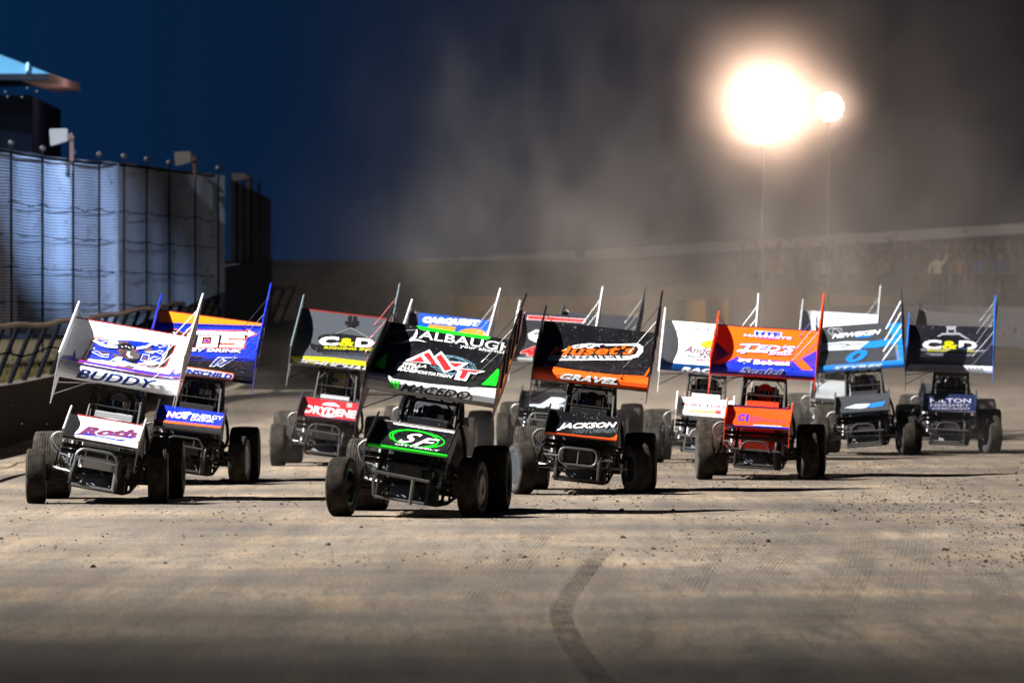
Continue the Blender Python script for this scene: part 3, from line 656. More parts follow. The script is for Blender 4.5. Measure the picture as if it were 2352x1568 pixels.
# name: X, D, yaw, roll, dz, dp, steer
CARS = {
 'A': dict(p=(-1.01, 59.43, -.107, .148, -.119, -.054), st=-.12, base=K0, body=(.01, .012, .014), board=(.008, .008, .008), nb=K0, bump='bar', axle=BLK, liv=liv_A, nos=nos_A, rim=GRN, rods=K0, stripe=GRN, helm=(.02, .02, .02), bumpm=STEEL,
    lab='leading black and green winged race car with white and red lettering on its wing', dlab='driver in black helmet inside the leading black and green car'),
 'B': dict(p=(-4.80, 64.13, -.003, .171, -.021, -.076), st=.05, base=WH, body=(.5, .5, .5), board=WH, nb=(.5, .5, .5), bump='hoop', axle=BLK, liv=liv_B, nos=nos_B, rim=(.05, .05, .05), rods=WH, stripe=BLU, helm=(.06, .06, .08), bumpm=CHR,
    lab='white winged race car with horned bull head on its wing beside the wall', dlab='driver in dark helmet inside the white car with the bull head'),
 'C': dict(p=(-4.28, 72.59, -.002, .132, .002, .016), st=-.1, base=BLU, body=(.02, .018, .022), board=BLU, nb=(.02, .018, .022), bump='hoop', axle=BLK, liv=liv_C, nos=nos_C, rim=(.04, .04, .04), rods=K0, stripe=RED, helm=(.03, .03, .04), bumpm=DRK,
    lab='blue and black winged race car with orange band and number 17', dlab='driver in dark helmet inside the blue car numbered 17'),
 'D': dict(p=(.89, 67.97, -.060, .109, -.058, -.054), st=.36, base=K0, body=(.008, .008, .01), board=K0, nb=K0, bump='oval', axle=STEEL, liv=liv_D, nos=nos_D, rim=(.08, .1, .13), rods=K0, stripe=(.3, .01, .01), helm=(.015, .015, .015), bumpm=STEEL,
    lab='black winged race car with orange lettering and orange leading edge on its wing', dlab='driver in black helmet inside the black car with orange wing edge'),
 'E': dict(p=(3.41, 75.13, -.085, .065, .004, -.097), st=.12, base=ORG, body=(.9, .035, 0.), board=(.9, .06, 0.), nb=(.9, .06, 0.), bump='arch', axle=BLK, liv=liv_E, nos=nos_E, rim=(.12, .14, .16), rods=BLU, stripe=BLU, helm=(.35, .01, .01), bumpm=DRK,
    lab='bright orange and blue winged race car with white cat head on its wing', dlab='driver in red helmet inside the orange and blue car'),
 'F': dict(p=(5.90, 90.85, -.10, -.076, .010, -.035), st=.1, base=CH, body=(.02, .02, .025), board=(.02, .03, .05), nb=CH, bump='arch', axle=STEEL, liv=liv_F, nos=nos_F, rim=(.1, .12, .15), rods=WH, stripe=LB, helm=(.1, .02, .02), bumpm=DRK,
    lab='charcoal winged race car with light blue number 0 and blue wing edge', dlab='driver in dark red helmet inside the charcoal car numbered 0'),
 'G': dict(p=(7.36, 92.13, -.089, .033, -.049, -.016), st=.3, base=(.006, .006, .009), body=(.008, .008, .01), board=(.0, .12, .5), nb=(.008, .014, .05), bump='arch', axle=STEEL, liv=liv_G, nos=nos_G, rim=(.05, .05, .06), rods=(.15, .15, .17), stripe=LB, helm=(.02, .02, .02), bumpm=DRK,
    lab='black winged race car at far right with white wing edge and yellow ampersand', dlab='driver in black helmet inside the black car at far right'),
 'H': dict(p=(-2.77, 83.17, -.031, .119, .052, .040), st=0., base=(.045, .05, .06), body=(.12, .13, .15), board=(.13, .17, .19), nb=(.03, .03, .05), bump='hoop', axle=STEEL, liv=liv_H, nos=nos_H, rim=(.1, .1, .1), rods=(.5, .08, .08), stripe=(.1, .1, .1), helm=(.25, .2, .02), bumpm=DRK, nosebase=(.40, .008, .015),
    lab='grey winged race car with red nose wing and yellow stripe on its top wing', dlab='driver in yellow and black helmet inside the grey car with red nose wing'),
 'I': dict(p=(2.97, 85.37, -.035, .085, -.034, -.012), st=-.15, base=WH, body=WH, board=WH, nb=WH, bump='arch', axle=STEEL, liv=liv_I, nos=nos_I, rim=(.3, .3, .32), rods=WH, stripe=BLU, helm=(.03, .08, .05), bumpm=CHR,
    lab='white winged race car with dark blue wing edge partly hidden behind the orange car', dlab='driver in dark green helmet inside the white car behind the orange car'),
 'J': dict(p=(-1.29, 89.88, -.095, .110, .024, .047), st=0., base=CH, body=(.5, .5, .5), board=WH, nb=CH, bump='arch', axle=STEEL, liv=liv_J, nos=nos_0, rim=(.2, .2, .2), rods=GR, stripe=BLU, helm=None, bumpm=DRK,
    lab='race car with gold number 58 on a blue wing, hidden behind the leading car'),
 'K': dict(p=(.64, 95.85, -.073, .069, .064, .051), st=0., base=(.022, .022, .028), body=(.02, .02, .02), board=WH, nb=K0, bump='hoop', axle=STEEL, liv=liv_K, nos=nos_K, rim=(.1, .1, .1), rods=WH, stripe=RED, helm=None, bumpm=STEEL,
    lab='dark winged race car with red number 4 seen between the two foremost black cars'),
 'L': dict(p=(1.37, 98.13, -.127, .074, .045, .067), st=0., base=(.03, .03, .035), body=(.03, .03, .03), board=(.05, .05, .06), nb=CH, bump='arch', axle=BLK, liv=liv_L, nos=nos_0, rim=(.1, .1, .1), rods=GR, stripe=K0, helm=None, bumpm=DRK,
    lab='dark grey winged race car mostly hidden behind the car with orange lettering'),
 'M': dict(p=(6.06, 102.87, -.080, .056, .040, .062), st=0., base=(.55, .56, .6), body=(.3, .3, .3), board=(.45, .48, .52), nb=GR, bump='arch', axle=BLK, liv=liv_M, nos=nos_0, rim=(.1, .1, .1), rods=GR, stripe=K0, helm=None, bumpm=DRK,
    lab='pale winged race car farthest back, behind the car numbered 0'),
 'N': dict(p=(8.06, 101.87, -.139, .090, .041, .063), st=0., base=(.06, .055, .055), body=(.05, .05, .05), board=(.05, .045, .05), nb=CH, bump='arch', axle=BLK, liv=liv_L, nos=nos_0, rim=(.1, .1, .1), rods=GR, stripe=K0, helm=None, bumpm=DRK,
    lab='dull brown grey winged race car farthest back on the right side'),
}
GRP = 'winged race cars coming out of the turn'
def rim_for(c, w, key):
    k = 'rim_%s_%s' % (key, c)
    if k not in SH:
        SH[k] = rim_me(w, .19, k, [paint(c), paint(tuple(v*.25+.01 for v in c) if c != GRN else K0)], key != 'lr')
    return SH[k]
def build_car(key, c):
    X, D, yaw, roll, dz, dp = c['p']
    root = empty('race_car', (X, D+PIV, gz(X, D+PIV)), yaw)
    tag(root, c['lab'], 'race car', GRP)
    RM = Matrix.Translation((0, 0, .35)) @ Matrix.Rotation(roll, 4, 'Y') @ Matrix.Translation((0, 0, -.35))
    WM = RM @ Matrix.Translation((0, 0, dz)) @ Matrix.Translation((0, -.1, 1.4)) @ Matrix.Rotation(math.atan(dp), 4, 'X') @ Matrix.Translation((0, .1, -1.4))
    RH = Matrix.Translation((0, 0, .35)) @ Matrix.Rotation(roll*.25, 4, 'Y') @ Matrix.Translation((0, 0, -.35))
    pt = paint(c['body'])
    # wheels
    for x, y, r, w, me, wk in ((-.706, 0, .322, .225, T_F, 'f'), (.706, 0, .322, .225, T_F, 'f'), (-.705, 2.15, .405, .43, T_RR, 'rr'), (.675, 2.15, .365, .39, T_LR, 'lr')):
        a = c['st'] if y == 0 else 0
        wm = Matrix.Translation((x, y-PIV, r-.004)) @ Matrix.Rotation(a, 4, 'Z') @ (Matrix.Rotation(math.pi, 4, 'Z') if x > 0 else Matrix.Identity(4))
        bm = bmesh.new(); lathe_x(bm, [(-.05, .045), (.07, .045), (.07, .0001)], 16); lathe_x(bm, [(.02, .0001), (.02, .13), (.032, .13), (.032, .0001)], 24)
        hub = SH.get('hub') or bm2me(bm, 'hub'); SH['hub'] = hub
        wh = link('wheel', hub, STEEL, root, wm)
        link('tyre', me, RUB, wh); link('rim', rim_for(c['rim'], w, wk), None, wh)
    g = lambda name, k, fn, m, M: link(name, shared(k, fn) if m is None else recol(shared(k, fn), k, m), m or BLK, root, M)
    g('front_axle', 'axle', g_axle, c['axle'], RH); g('tie_rod', 'tie', g_tie, BLK, RH)
    for s in (-1, 1): g('shock_absorber', 'shock%d' % s, g_shock(s), CHR, RM)
    g('frame', 'frame', g_frame, BLK, RM); g('roll_cage', 'cage', g_cage, BLK, WM); g('seat', 'seat', g_seat, DRK, WM)
    g('engine', 'engine', g_engine, DRK, RM); g('belly_pan', 'pan', g_pan, PAN, RM)
    g('hood', 'hood', g_hood, pt, RM); g('dash_panel', 'dash', g_dash, paint((.35, .36, .38)) if key in 'BH' else pt, RM)
    g('side_panel', 'side', g_side, pt, RM); g('tail_tank', 'tail', g_tail, pt, RM); g('rear_axle', 'rear', g_rear, BLK, RH)
    g('nerf_bar', 'nerf', g_nerf, CHR if key in 'AB' else STEEL, RM); g('bumper', c['bump'], BUMP[c['bump']], c['bumpm'], RM)
    for s in (-1, 1): g('side_bar', 'sidebar%d' % s, g_sidebar(s), STEEL, RM)
    g('arm_guard', 'pipe', g_pipe, BLK, RM)
    # top wing
    half = .721; xo = -.031
    bm = bmesh.new(); mats = [paint(c['base'])]; surf = foil(bm, TOPW, .80, half, W_LE, xo)
    sk = Skin(half, surf, bm, mats); c['liv'](sk)
    tw = obj('top_wing', bm, mats, root, WM, False)
    L0 = [(1.03, 1.655), (2.58, 2.395), (2.60, 2.02), (2.2, 1.80), (1.06, 1.06), (1.02, 1.05)]
    L1 = [(1.03, 1.86), (2.58, 2.742), (2.62, 2.30), (2.25, 2.02), (2.0, 1.82), (1.06, 1.24), (1.02, 1.24)]
    for x, poly in ((xo-half-.006, L0), (xo+half+.006, L1)):
        bm = bmesh.new(); side_board(bm, x, .008, poly)
        sgn = 1 if x > 0 else -1
        for fy in (.2, .4, .6, .8):     # folded stiffeners on the outer face
            y = poly[0][0]+(poly[1][0]-poly[0][0])*fy-PIV; zt = poly[0][1]+(poly[1][1]-poly[0][1])*fy
            box(bm, min(x+sgn*.004, x+sgn*.022), max(x+sgn*.004, x+sgn*.022), y-.012, y+.012, zt-.42, zt-.03)
        prism(bm, [(1.3-PIV, 1.62), (2.3-PIV, 2.2), (2.3-PIV, 2.12), (1.3-PIV, 1.50)], x+sgn*.0045, x+sgn*.007, 1)
        sb = obj('side_board', bm, [paint(c['board']), paint(c['stripe'])], tw, None, False)
    rb = paint(c['rods'])
    if 1:
        xr = xo+half
        for fy, px in ((.12, .36), (.34, .37), (.62, .40), (.88, .42)):
            yb = 1.10+fy*1.4; zb = 1.86+(yb-1.03)*.569-.06
            h = max(.1, min(.97, fy)); sx, sy, sz = surf(px-xo-.02, h*.93+.03, .004)
            bm = bmesh.new(); tube(bm, [(sx, sy, sz), (xr, yb-PIV, zb)], .0045 if key != 'F' else .011, 6); tube(bm, [(sx, sy, sz), tuple(Vector((sx, sy, sz)).lerp(Vector((xr, yb-PIV, zb)), .12))], .010, 6, r2=.004)
            obj('brace_rod', bm, rb, tw)
        xl = xo-half
        bm = bmesh.new(); tube(bm, [(xl, 2.45-PIV, 2.30), (xl+.11, 2.38-PIV, 2.19)], .005, 6); obj('brace_rod', bm, rb, tw)
        for a in ((1.12, 1.17, -.36), (1.35, 1.33, -.25)):
            bm = bmesh.new(); tube(bm, [(xl, a[0]-PIV, a[1]), (a[2], 1.25-PIV+.1, 1.40)], .006, 6); obj('brace_rod', bm, BLK if key != 'B' else rb, tw)
    # nose wing
    half = .435; bm = bmesh.new(); mats = [paint(c.get('nosebase', c['nb'] if key not in 'BI' else (.7, .7, .7)))]; surf = foil(bm, NOSW, .285, half, N_LE)
    sk = Skin(half, surf, bm, mats); c['nos'](sk)
    nw = obj('nose_wing', bm, mats, root, RM, False)
    for x in (-half-.005, half+.005):
        bm = bmesh.new(); side_board(bm, x, .006, [(-.44, .80), (.20, 1.06), (.20, .86), (.0, .74), (-.40, .45), (-.43, .46)])
        obj('side_board', bm, paint(c['nb']), nw, None, False)
    for s in (-1, 1):
        for a, b in (((s*.24, -.25-PIV, .55), (s*.24, -.15-PIV, .76)), ((s*.24, .15-PIV, .72), (s*.24, .05-PIV, .86))):
            bm = bmesh.new(); tube(bm, [a, b], .012); obj('wing_post', bm, BLK, nw)
    if c['helm']:
        d = link('person', DRV, SUIT); d.matrix_world = Matrix.Translation(root.location) @ Matrix.Rotation(yaw, 4, 'Z') @ WM
        tag(d, c['dlab'], 'racing driver', 'drivers seated in the race cars')
        bm = bmesh.new(); helmet_bm(bm); h = obj('helmet', bm, paint(c['helm']), d)
        bm = bmesh.new(); visor_bm(bm); obj('visor', bm, VIS, h)
    return root
def recol(me, k, m):
    kk = k+m.name
    if kk not in SH:
        n = me.copy(); n.materials.clear(); n.materials.append(m); SH[kk] = n
    return SH[kk]

# ---------------------------------------------------------------- ground
def dirt_mat():
    m = bpy.data.materials.new('track_dirt'); m.use_nodes = True; n = m.node_tree.nodes; l = m.node_tree.links; b = n['Principled BSDF']
    b.inputs['Roughness'].default_value = .9; b.inputs['Specular IOR Level'].default_value = .15
    t = n.new('ShaderNodeTexCoord')
    def nz(scale, det, sx=1, sy=1, rough=.6, dist=0):
        mp = n.new('ShaderNodeMapping'); mp.inputs['Scale'].default_value = (sx, sy, 1); l.new(t.outputs['Object'], mp.inputs[0])
        z = n.new('ShaderNodeTexNoise'); z.inputs['Scale'].default_value = scale; z.inputs['Detail'].default_value = det; z.inputs['Roughness'].default_value = rough; z.inputs['Distortion'].default_value = dist
        l.new(mp.outputs[0], z.inputs['Vector']); return z.outputs[0]
    def ramp(src, stops):
        r = n.new('ShaderNodeValToRGB'); e = r.color_ramp.elements
        e[0].position, e[0].color = stops[0][0], (*stops[0][1], 1); e[1].position, e[1].color = stops[-1][0], (*stops[-1][1], 1)
        for p, c in stops[1:-1]: x = e.new(p); x.color = (*c, 1)
        l.new(src, r.inputs[0]); return r.outputs[0]
    def mix(f, a, bb, mode='MIX'):
        x = n.new('ShaderNodeMix'); x.data_type = 'RGBA'; x.blend_type = mode
        for i, v in ((0, f), (6, a), (7, bb)):
            if hasattr(v, 'links'): l.new(v, x.inputs[i])
            elif isinstance(v, (int, float)): x.inputs[i].default_value = v
            else: x.inputs[i].default_value = (*v, 1)
        return x.outputs[2]
    base = ramp(nz(.35, 5, 1.3, .35), [(.3, (.092, .078, .062)), (.5, (.155, .131, .103)), (.72, (.228, .190, .148))])
    band = ramp(nz(1, 2, .05, .26, .5), [(.36, (.60, .60, .64)), (.62, (1.18, 1.12, 1.04))])  # soft fence shadows across the track, put into the dirt colour
    c1 = mix(1., base, band, 'MULTIPLY')
    hue = ramp(nz(1.1, 4, .9, .42, .6), [(.36, (.84, .89, .94)), (.52, (1., 1., 1.)), (.66, (1.14, 1.06, .96))]); c1 = mix(1., c1, hue, 'MULTIPLY')
    f6 = ramp(nz(2.4, 4, 1.1, .5, .62), [(.60, (0, 0, 0)), (.70, (.6, .6, .6))]); c1 = mix(f6, c1, (.06, .052, .046))
    # darker, damper patches, denser towards the right-hand side of the track
    sx = n.new('ShaderNodeSeparateXYZ'); l.new(t.outputs['Object'], sx.inputs[0])
    rx = n.new('ShaderNodeMapRange'); rx.inputs[1].default_value = 0.; rx.inputs[2].default_value = 7.; rx.inputs[3].default_value = 0; rx.inputs[4].default_value = .13; l.new(sx.outputs[0], rx.inputs[0])
    ad = n.new('ShaderNodeMath'); ad.operation = 'ADD'; l.new(nz(1.6, 6, 1.2, .7, .7, .4), ad.inputs[0]); l.new(rx.outputs[0], ad.inputs[1])
    f1 = ramp(ad.outputs[0], [(.56, (0, 0, 0)), (.72, (.8, .8, .8))])
    c2 = mix(f1, c1, (.085, .068, .055))
    f2 = ramp(nz(9, 5, 1, .8, .7), [(.60, (0, 0, 0)), (.70, (.85, .85, .85))])
    c3 = mix(f2, c2, (.07, .055, .045))
    f5 = ramp(nz(6, 6, 1.4, .10, .75), [(.48, (0, 0, 0)), (.64, (.85, .85, .85))]); c3 = mix(f5, c3, (.10, .083, .068))
    f3 = ramp(nz(40, 3, 1, .3, .7), [(.35, (.55, .55, .55)), (.65, (1.35, 1.35, 1.35))]); c4 = mix(1., c3, f3, 'MULTIPLY')
    # lengthwise wheel streaks
    f4 = ramp(nz(2.2, 3, 1.6, .04, .55), [(.35, (.84, .85, .88)), (.62, (1.07, 1.05, 1.02))]); c5 = mix(1., c4, f4, 'MULTIPLY')
    l.new(c5, b.inputs['Base Color'])
    bp = n.new('ShaderNodeBump'); bp.inputs['Strength'].default_value = .9; bp.inputs['Distance'].default_value = .03; l.new(nz(5, 8, 1, 1, .72), bp.inputs['Height'])
    l.new(bp.outputs[0], b.inputs['Normal']); return m
DIRT = dirt_mat()
def ground():
    bm = bmesh.new(); ys = [-40, 0, 15]+[20+i*1.0 for i in range(0, 78)]+[98+i*3 for i in range(30)]+[190, 200, 240, 400, 900, 2500]
    xs = [-900, -200, -60, -30, -20, -14]+[-12+i*.75 for i in range(33)]+[14, 18, 24, 40, 100, 300, 900]
    g = []
    for y in ys:
        row = []
        for x in xs:
            z = gz(x, y)
            if 20 < y < 120 and abs(x) < 13: z += .012*noise.noise((x*.8, y*.25, 0))
            row.append(bm.verts.new((x, y, z)))
        g.append(row)
    for i in range(len(ys)-1):
        for j in range(len(xs)-1): bm.faces.new((g[i][j], g[i][j+1], g[i+1][j+1], g[i+1][j]))
    o = obj('race_track', bm, DIRT); o['kind'] = 'structure'
ground()
# rubber marks pressed into the dirt: thin sheets just above it
def mark_mat(name='rubber_mark', col=(.05, .042, .036), amax=.85, lo=.42, sc=3.8):
    m = bpy.data.materials.new(name); m.use_nodes = True; n = m.node_tree.nodes; l = m.node_tree.links; b = n['Principled BSDF']
    b.inputs['Base Color'].default_value = (*col, 1); b.inputs['Specular IOR Level'].default_value = .1; b.inputs['Roughness'].default_value = .9
    t = n.new('ShaderNodeTexCoord'); z = n.new('ShaderNodeTexNoise'); z.inputs['Scale'].default_value = sc; z.inputs['Detail'].default_value = 6; z.inputs['Roughness'].default_value = .75
    l.new(t.outputs['Object'], z.inputs['Vector']); r = n.new('ShaderNodeValToRGB'); r.color_ramp.elements[0].position = lo; r.color_ramp.elements[1].position = lo+.18; r.color_ramp.elements[1].color = (amax, amax, amax, 1)
    l.new(z.outputs[0], r.inputs[0]); l.new(r.outputs[0], b.inputs['Alpha']); return m
MARK = mark_mat()
def P2G(px, py): d = 1.9*12720/(py-779); return (px-1176)*d/12720, d
def tyre_mark(pts, w, ribs, m=None, z=.017, fill=.72):
    bm = bmesh.new(); pts = smooth_path([(*P2G(*p), 0) for p in pts], 3, 6); n = len(pts)
    for k in range(ribs):
        a0 = (k/ribs-.5)*w; a1 = a0+w/ribs*fill; prev = None
        for i, p in enumerate(pts):
            d = (pts[min(i+1, n-1)]-pts[max(i-1, 0)]).normalized(); q = Vector((-d.y, d.x, 0))
            cur = (bm.verts.new((p.x+q.x*a0, p.y+q.y*a0, z)), bm.verts.new((p.x+q.x*a1, p.y+q.y*a1, z)))
            if prev: bm.faces.new((prev[0], prev[1], cur[1], cur[0]))
            prev = cur
    o = obj('tyre_mark', bm, m or MARK, None, None, False); o['kind'] = 'structure'
tyre_mark([(1385, 1268), (1345, 1312), (1318, 1345), (1288, 1390), (1286, 1420), (1305, 1470), (1345, 1525), (1400, 1590), (1450, 1640)], .155, 5)
FAINT = mark_mat('faint_mark', (.075, .062, .050), .6, .46, 3); DAMP = mark_mat('damp_lane', (.08, .07, .06), .35, .48, 2.2)
tyre_mark([(1500, 1405), (1488, 1440), (1468, 1500)], .11, 3, FAINT)
for k, (a, b, c) in enumerate((((1745, 1196), (1700, 1250), (1640, 1330)), ((1850, 1200), (1800, 1270), (1730, 1360)), ((1660, 1210), (1610, 1280), (1560, 1360)), ((1975, 1215), (1960, 1300), (1900, 1420)), ((2110, 1200), (2090, 1290), (2060, 1400)), ((1240, 1225), (1180, 1290), (1120, 1380)), ((2210, 1190), (2235, 1260), (2290, 1380)))):
    tyre_mark([a, b, c], .34, 9, FAINT, .0185+.0006*k, .5)
tyre_mark([(2080, 1180), (1960, 1290), (1800, 1480), (1700, 1620)], .5, 1, DAMP, .032, .95)

CLOD = mat('dirt_clod', (.07, .056, .044), .95, 0, 0, 0, .5, 0, 40)
bm = bmesh.new()
for i in range(9500):
    y = 46+52*random.random(); x = random.uniform(-8.6, 9.5) if random.random() < .45 else random.gauss(5.5, 2.6)
    if x < -8.6 or abs(x) > .105*y+1: continue
    if noise.noise((x*.5, y*.12, 5)) < random.uniform(-.3, .35): continue
    r = random.uniform(.004, .012)*(1+1.0*(random.random() < .05)); z = gz(x, y)+.012*noise.noise((x*.8, y*.25, 0))
    k = random.uniform(0, 6.28); n = 5
    b0 = [bm.verts.new((x+r*1.7*math.cos(k+a*1.256)*random.uniform(.7, 1.3), y+r*1.5*math.sin(k+a*1.256), z-.003)) for a in range(n)]
    t0 = [bm.verts.new((x+r*.8*math.cos(k+.5+a*1.256), y+r*.8*math.sin(k+.5+a*1.256), z+r*random.uniform(.7, 1.3))) for a in range(n)]
    for a in range(n): bm.faces.new((b0[a], b0[(a+1) % n], t0[(a+1) % n], t0[a]))
    bm.faces.new(t0)
obj('dirt_clods', bm, CLOD, None, None, False)['kind'] = 'stuff'

# ---------------------------------------------------------------- walls and fences
CONC = mat('concrete', (.062, .055, .055), .85, 0, 0, 1.6, .6, 0, 6)
POSTM = mat('fence_post_dark', (.006, .0065, .009), .8)
RUST = mat('rusty_rail', (.07, .045, .03), .7, .3, 0, .8, .4, 0, 12)
wallp = [(-8.95, 15), (-8.95, 96), (-8.6, 120), (-7.8, 145), (-6.4, 163), (-2, 178)]
def along(pts, step):
    out = []
    for (x0, y0), (x1, y1) in zip(pts, pts[1:]):
        n = max(1, int(math.hypot(x1-x0, y1-y0)/step))
        for i in range(n): t = i/n; out.append((x0+(x1-x0)*t, y0+(y1-y0)*t))
    return out+[pts[-1]]
def strip_wall(bm, pts, th, h, zf=gz, base=-.1):
    rings = []
    for x, y in pts:
        z = zf(x, y); rings.append([bm.verts.new(c) for c in ((x, y, z+base), (x, y, z+h), (x-th, y, z+h), (x-th, y, z+base))])
    for a, b in zip(rings, rings[1:]):
        for k in range(4): bm.faces.new((a[k], a[(k+1) % 4], b[(k+1) % 4], b[k]))
    bm.faces.new(rings[0]); bm.faces.new(rings[-1][::-1])
bm = bmesh.new(); strip_wall(bm, along(wallp, 4), .3, 1.08)
tag(obj('concrete_wall', bm, CONC, None, None, False), 'stained low concrete wall along the left edge of the dirt track', 'wall')
# leaning posts and rail on the wall
wf = empty('wall_fence', (-9.1, 96, 1.08)); tag(wf, 'leaning black posts with a rusty rail on top of the concrete wall', 'fence')
def kid(name, bm, m, par, smooth=True):
    bmesh.ops.translate(bm, verts=bm.verts, vec=(-par.location.x, -par.location.y, -par.location.z)); return obj(name, bm, m, par, None, smooth)
ftop = []
yy = 18.
wp = along(wallp[:5], 1.)
def wall_x(y):
    for (x0, y0), (x1, y1) in zip(wallp, wallp[1:]):
        if y0 <= y <= y1: return x0+(x1-x0)*(y-y0)/(y1-y0)
    return wallp[-1][0]
while yy < 162:
    x = wall_x(yy)-.15; z = gz(x, yy)+1.08
    bm = bmesh.new(); tube(bm, [(x, yy, z-.02), (x+.42, yy-.05, z+1.02)], .045, 8); kid('post', bm, POSTM, wf)
    ftop.append((x+.44, yy-.05, z+1.05+.03*math.sin(yy*1.7))); yy += 2.55
bm = bmesh.new(); tube(bm, ftop, .05, 8); kid('top_rail', bm, RUST, wf)
bm = bmesh.new(); tube(bm, [(p[0]-.2, p[1], p[2]-.52+.04*math.sin(i*2.1)) for i, p in enumerate(ftop)], .018, 6); kid('cable', bm, POSTM, wf)

# verge behind the wall
def zv(x, y): return gz(x, y)+1.02+max(0, (-9.2-x))*.02
bm = bmesh.new(); prev = None
for x, y in along([(-9.25, 15), (-9.25, 96), (-8.9, 120), (-8.1, 145), (-6.7, 164)], 3):
    z = gz(x, y)+1.0; cur = [bm.verts.new((x-.02, y, z)), bm.verts.new((x-3, y, z+.08)), bm.verts.new((x-40, y, z+.2))]
    if prev:
        for k in range(2): bm.faces.new((prev[k], prev[k+1], cur[k+1], cur[k]))
    prev = cur
VER = mat('verge_soil', (.045, .04, .028), .9, 0, 0, 1, .6, 0, 3)
obj('verge', bm, VER)['kind'] = 'structure'
GRS = mat('dry_grass', (.045, .038, .016), .85, 0, 0, 0, 0); bm = bmesh.new()
for i in range(5200):
    y = random.uniform(84, 128); x = wall_x(y)-.35-random.random()**1.5*3.2; z = gz(x, y)+1.02; h = random.uniform(.05, .16); a = random.uniform(0, 6.3); w = .012
    bm.faces.new([bm.verts.new((x-w*math.cos(a), y-w*math.sin(a), z)), bm.verts.new((x+w*math.cos(a), y+w*math.sin(a), z)), bm.verts.new((x+random.uniform(-.05, .05), y+random.uniform(-.05, .05), z+h))])
obj('grass', bm, GRS, None, None, False)['kind'] = 'stuff'

# tall catch fence with ribbed sheets behind the verge
cf = empty('catch_fence', (-11.5, 120, 1.5)); tag(cf, 'tall catch fence of ribbed pale panels and dark posts with sagging cables', 'fence')
GAP = mat('ribbed_gap', (.05, .06, .085), .6)
FPN = mat('ribbed_sheet', (.30, .39, .56), .42, .25, 0, .6, 0, 0, 4)
FP2 = mat('ribbed_sheet_dull', (.26, .34, .52), .5, .2, 0, .6, 0, 0, 4)
def at(px, D): return ((px-1176)*D/12720, D)
path = [at(-260, 112), at(-60, 117), at(0, 119), at(40, 120.5), at(95, 121.5), at(165, 122.3), at(232, 124.2), at(272, 125), at(300, 127.4), at(350, 130.5), at(400, 132.6), at(445, 133.4), at(480, 133.9), at(516, 134.2)]
path2 = [at(528, 140), at(560, 144), at(592, 149), at(622, 156)]
def ztop(px): return [(-260, 292), (0, 340), (130, 362), (300, 375), (400, 390), (516, 402), (528, 412), (622, 458)]
def lerp_tab(tab, x):
    for (a, va), (b, vb) in zip(tab, tab[1:]):
        if x <= b: return va+(vb-va)*(x-a)/(b-a)
    return tab[-1][1]
def panel(pth, name, zlo, m, pitch=.072):
    pts = along(pth, .22); bm = bmesh.new(); prev = None
    nr = 0
    for x, y in pts:
        px = 1176+x*12720/y; zt = 1.9+(779-lerp_tab(ztop(0), px))*y/12720; zb = zlo(px, y)
        n = 60; col = []
        ph = .028*noise.noise((px*.03, 0, 3))
        for k in range(n*2+1):
            f = k/(n*2); z = zb+(zt-zb)*(f+(.0022 if k % 2 else 0)); d = .022 if k % 2 else -.022
            sag = .03*math.sin(px*.11+z)
            col.append(bm.verts.new((x-d*.9, y-d+ph+.07*math.sin(px*.062+.6), z+sag*.3)))
        if prev:
            for a in range(n*2): bm.faces.new((prev[a], col[a], col[a+1], prev[a+1])).material_index = a % 2
        prev = col
    return kid(name, bm, [m, GAP], cf, True)
panel(path, 'ribbed_panel', lambda px, y: 2.0+max(0, (px-250))*.004, FPN)
panel(path2, 'ribbed_panel', lambda px, y: 1.9+(779-(640+(px-528)*.2))*y/12720, FP2)
bm = bmesh.new(); strip_wall(bm, [at(516, 134.6), at(560, 141), at(625, 152)], .1, 2.6, lambda x, y: gz(x, y)+.4)
kid('lower_screen', bm, mat('dark_screen', (.03, .038, .06), .8), cf, False)  # fading by haze put into the screen's dark blue
tops = []
dense = along(path, .2); lastpx = -400
for x, y in dense:
    px = 1176+x*12720/y
    if px-lastpx < (66 if px < 200 else 56 if px < 300 else 50 if px < 440 else 38): continue
    lastpx = px; zt = 1.9+(779-lerp_tab(ztop(0), px))*y/12720
    bm = bmesh.new(); tube(bm, [(x+.05, y-.22, 1.6), (x+.05, y-.22, zt+.05)], .022, 8); ps = kid('post', bm, POSTM, cf)
    bm = bmesh.new(); bmesh.ops.create_uvsphere(bm, u_segments=10, v_segments=8, radius=.07, matrix=Matrix.Translation((x+.05, y-.22, zt+.13)))
    bmesh.ops.translate(bm, verts=bm.verts, vec=-cf.location); obj('post_cap', bm, mat('cap_grey', (.012, .013, .018), .6), ps)
    tops.append((x, y, zt))
for x, y in (at(545, 142), at(560, 144), at(578, 146.5), at(596, 150)):
    px = 1176+x*12720/y; zt = 1.9+(779-lerp_tab(ztop(0), px))*y/12720
    bm = bmesh.new(); tube(bm, [(x, y-.2, 1.8), (x, y-.2, zt+.3)], .035, 6); kid('post', bm, POSTM, cf)
for fz, amp in ((.985, .015), (.73, .10), (.56, .07), (.385, .05), (.20, .05)):
    pts = []
    rs = random.Random(int(fz*100))
    for i, (a, b) in enumerate(zip(tops, tops[1:])):
        o = rs.uniform(-1, 1)*amp
        for k in range(5):
            t = k/5; s = 4*t*(1-t)*amp*rs.uniform(.4, 1.)
            pts.append((a[0]+(b[0]-a[0])*t+.07, a[1]+(b[1]-a[1])*t-.28, 1.9+(a[2]+(b[2]-a[2])*t-1.9)*fz-s))
    bm = bmesh.new(); tube(bm, pts, .012 if fz < .9 else .03, 5); kid('cable', bm, POSTM, cf)

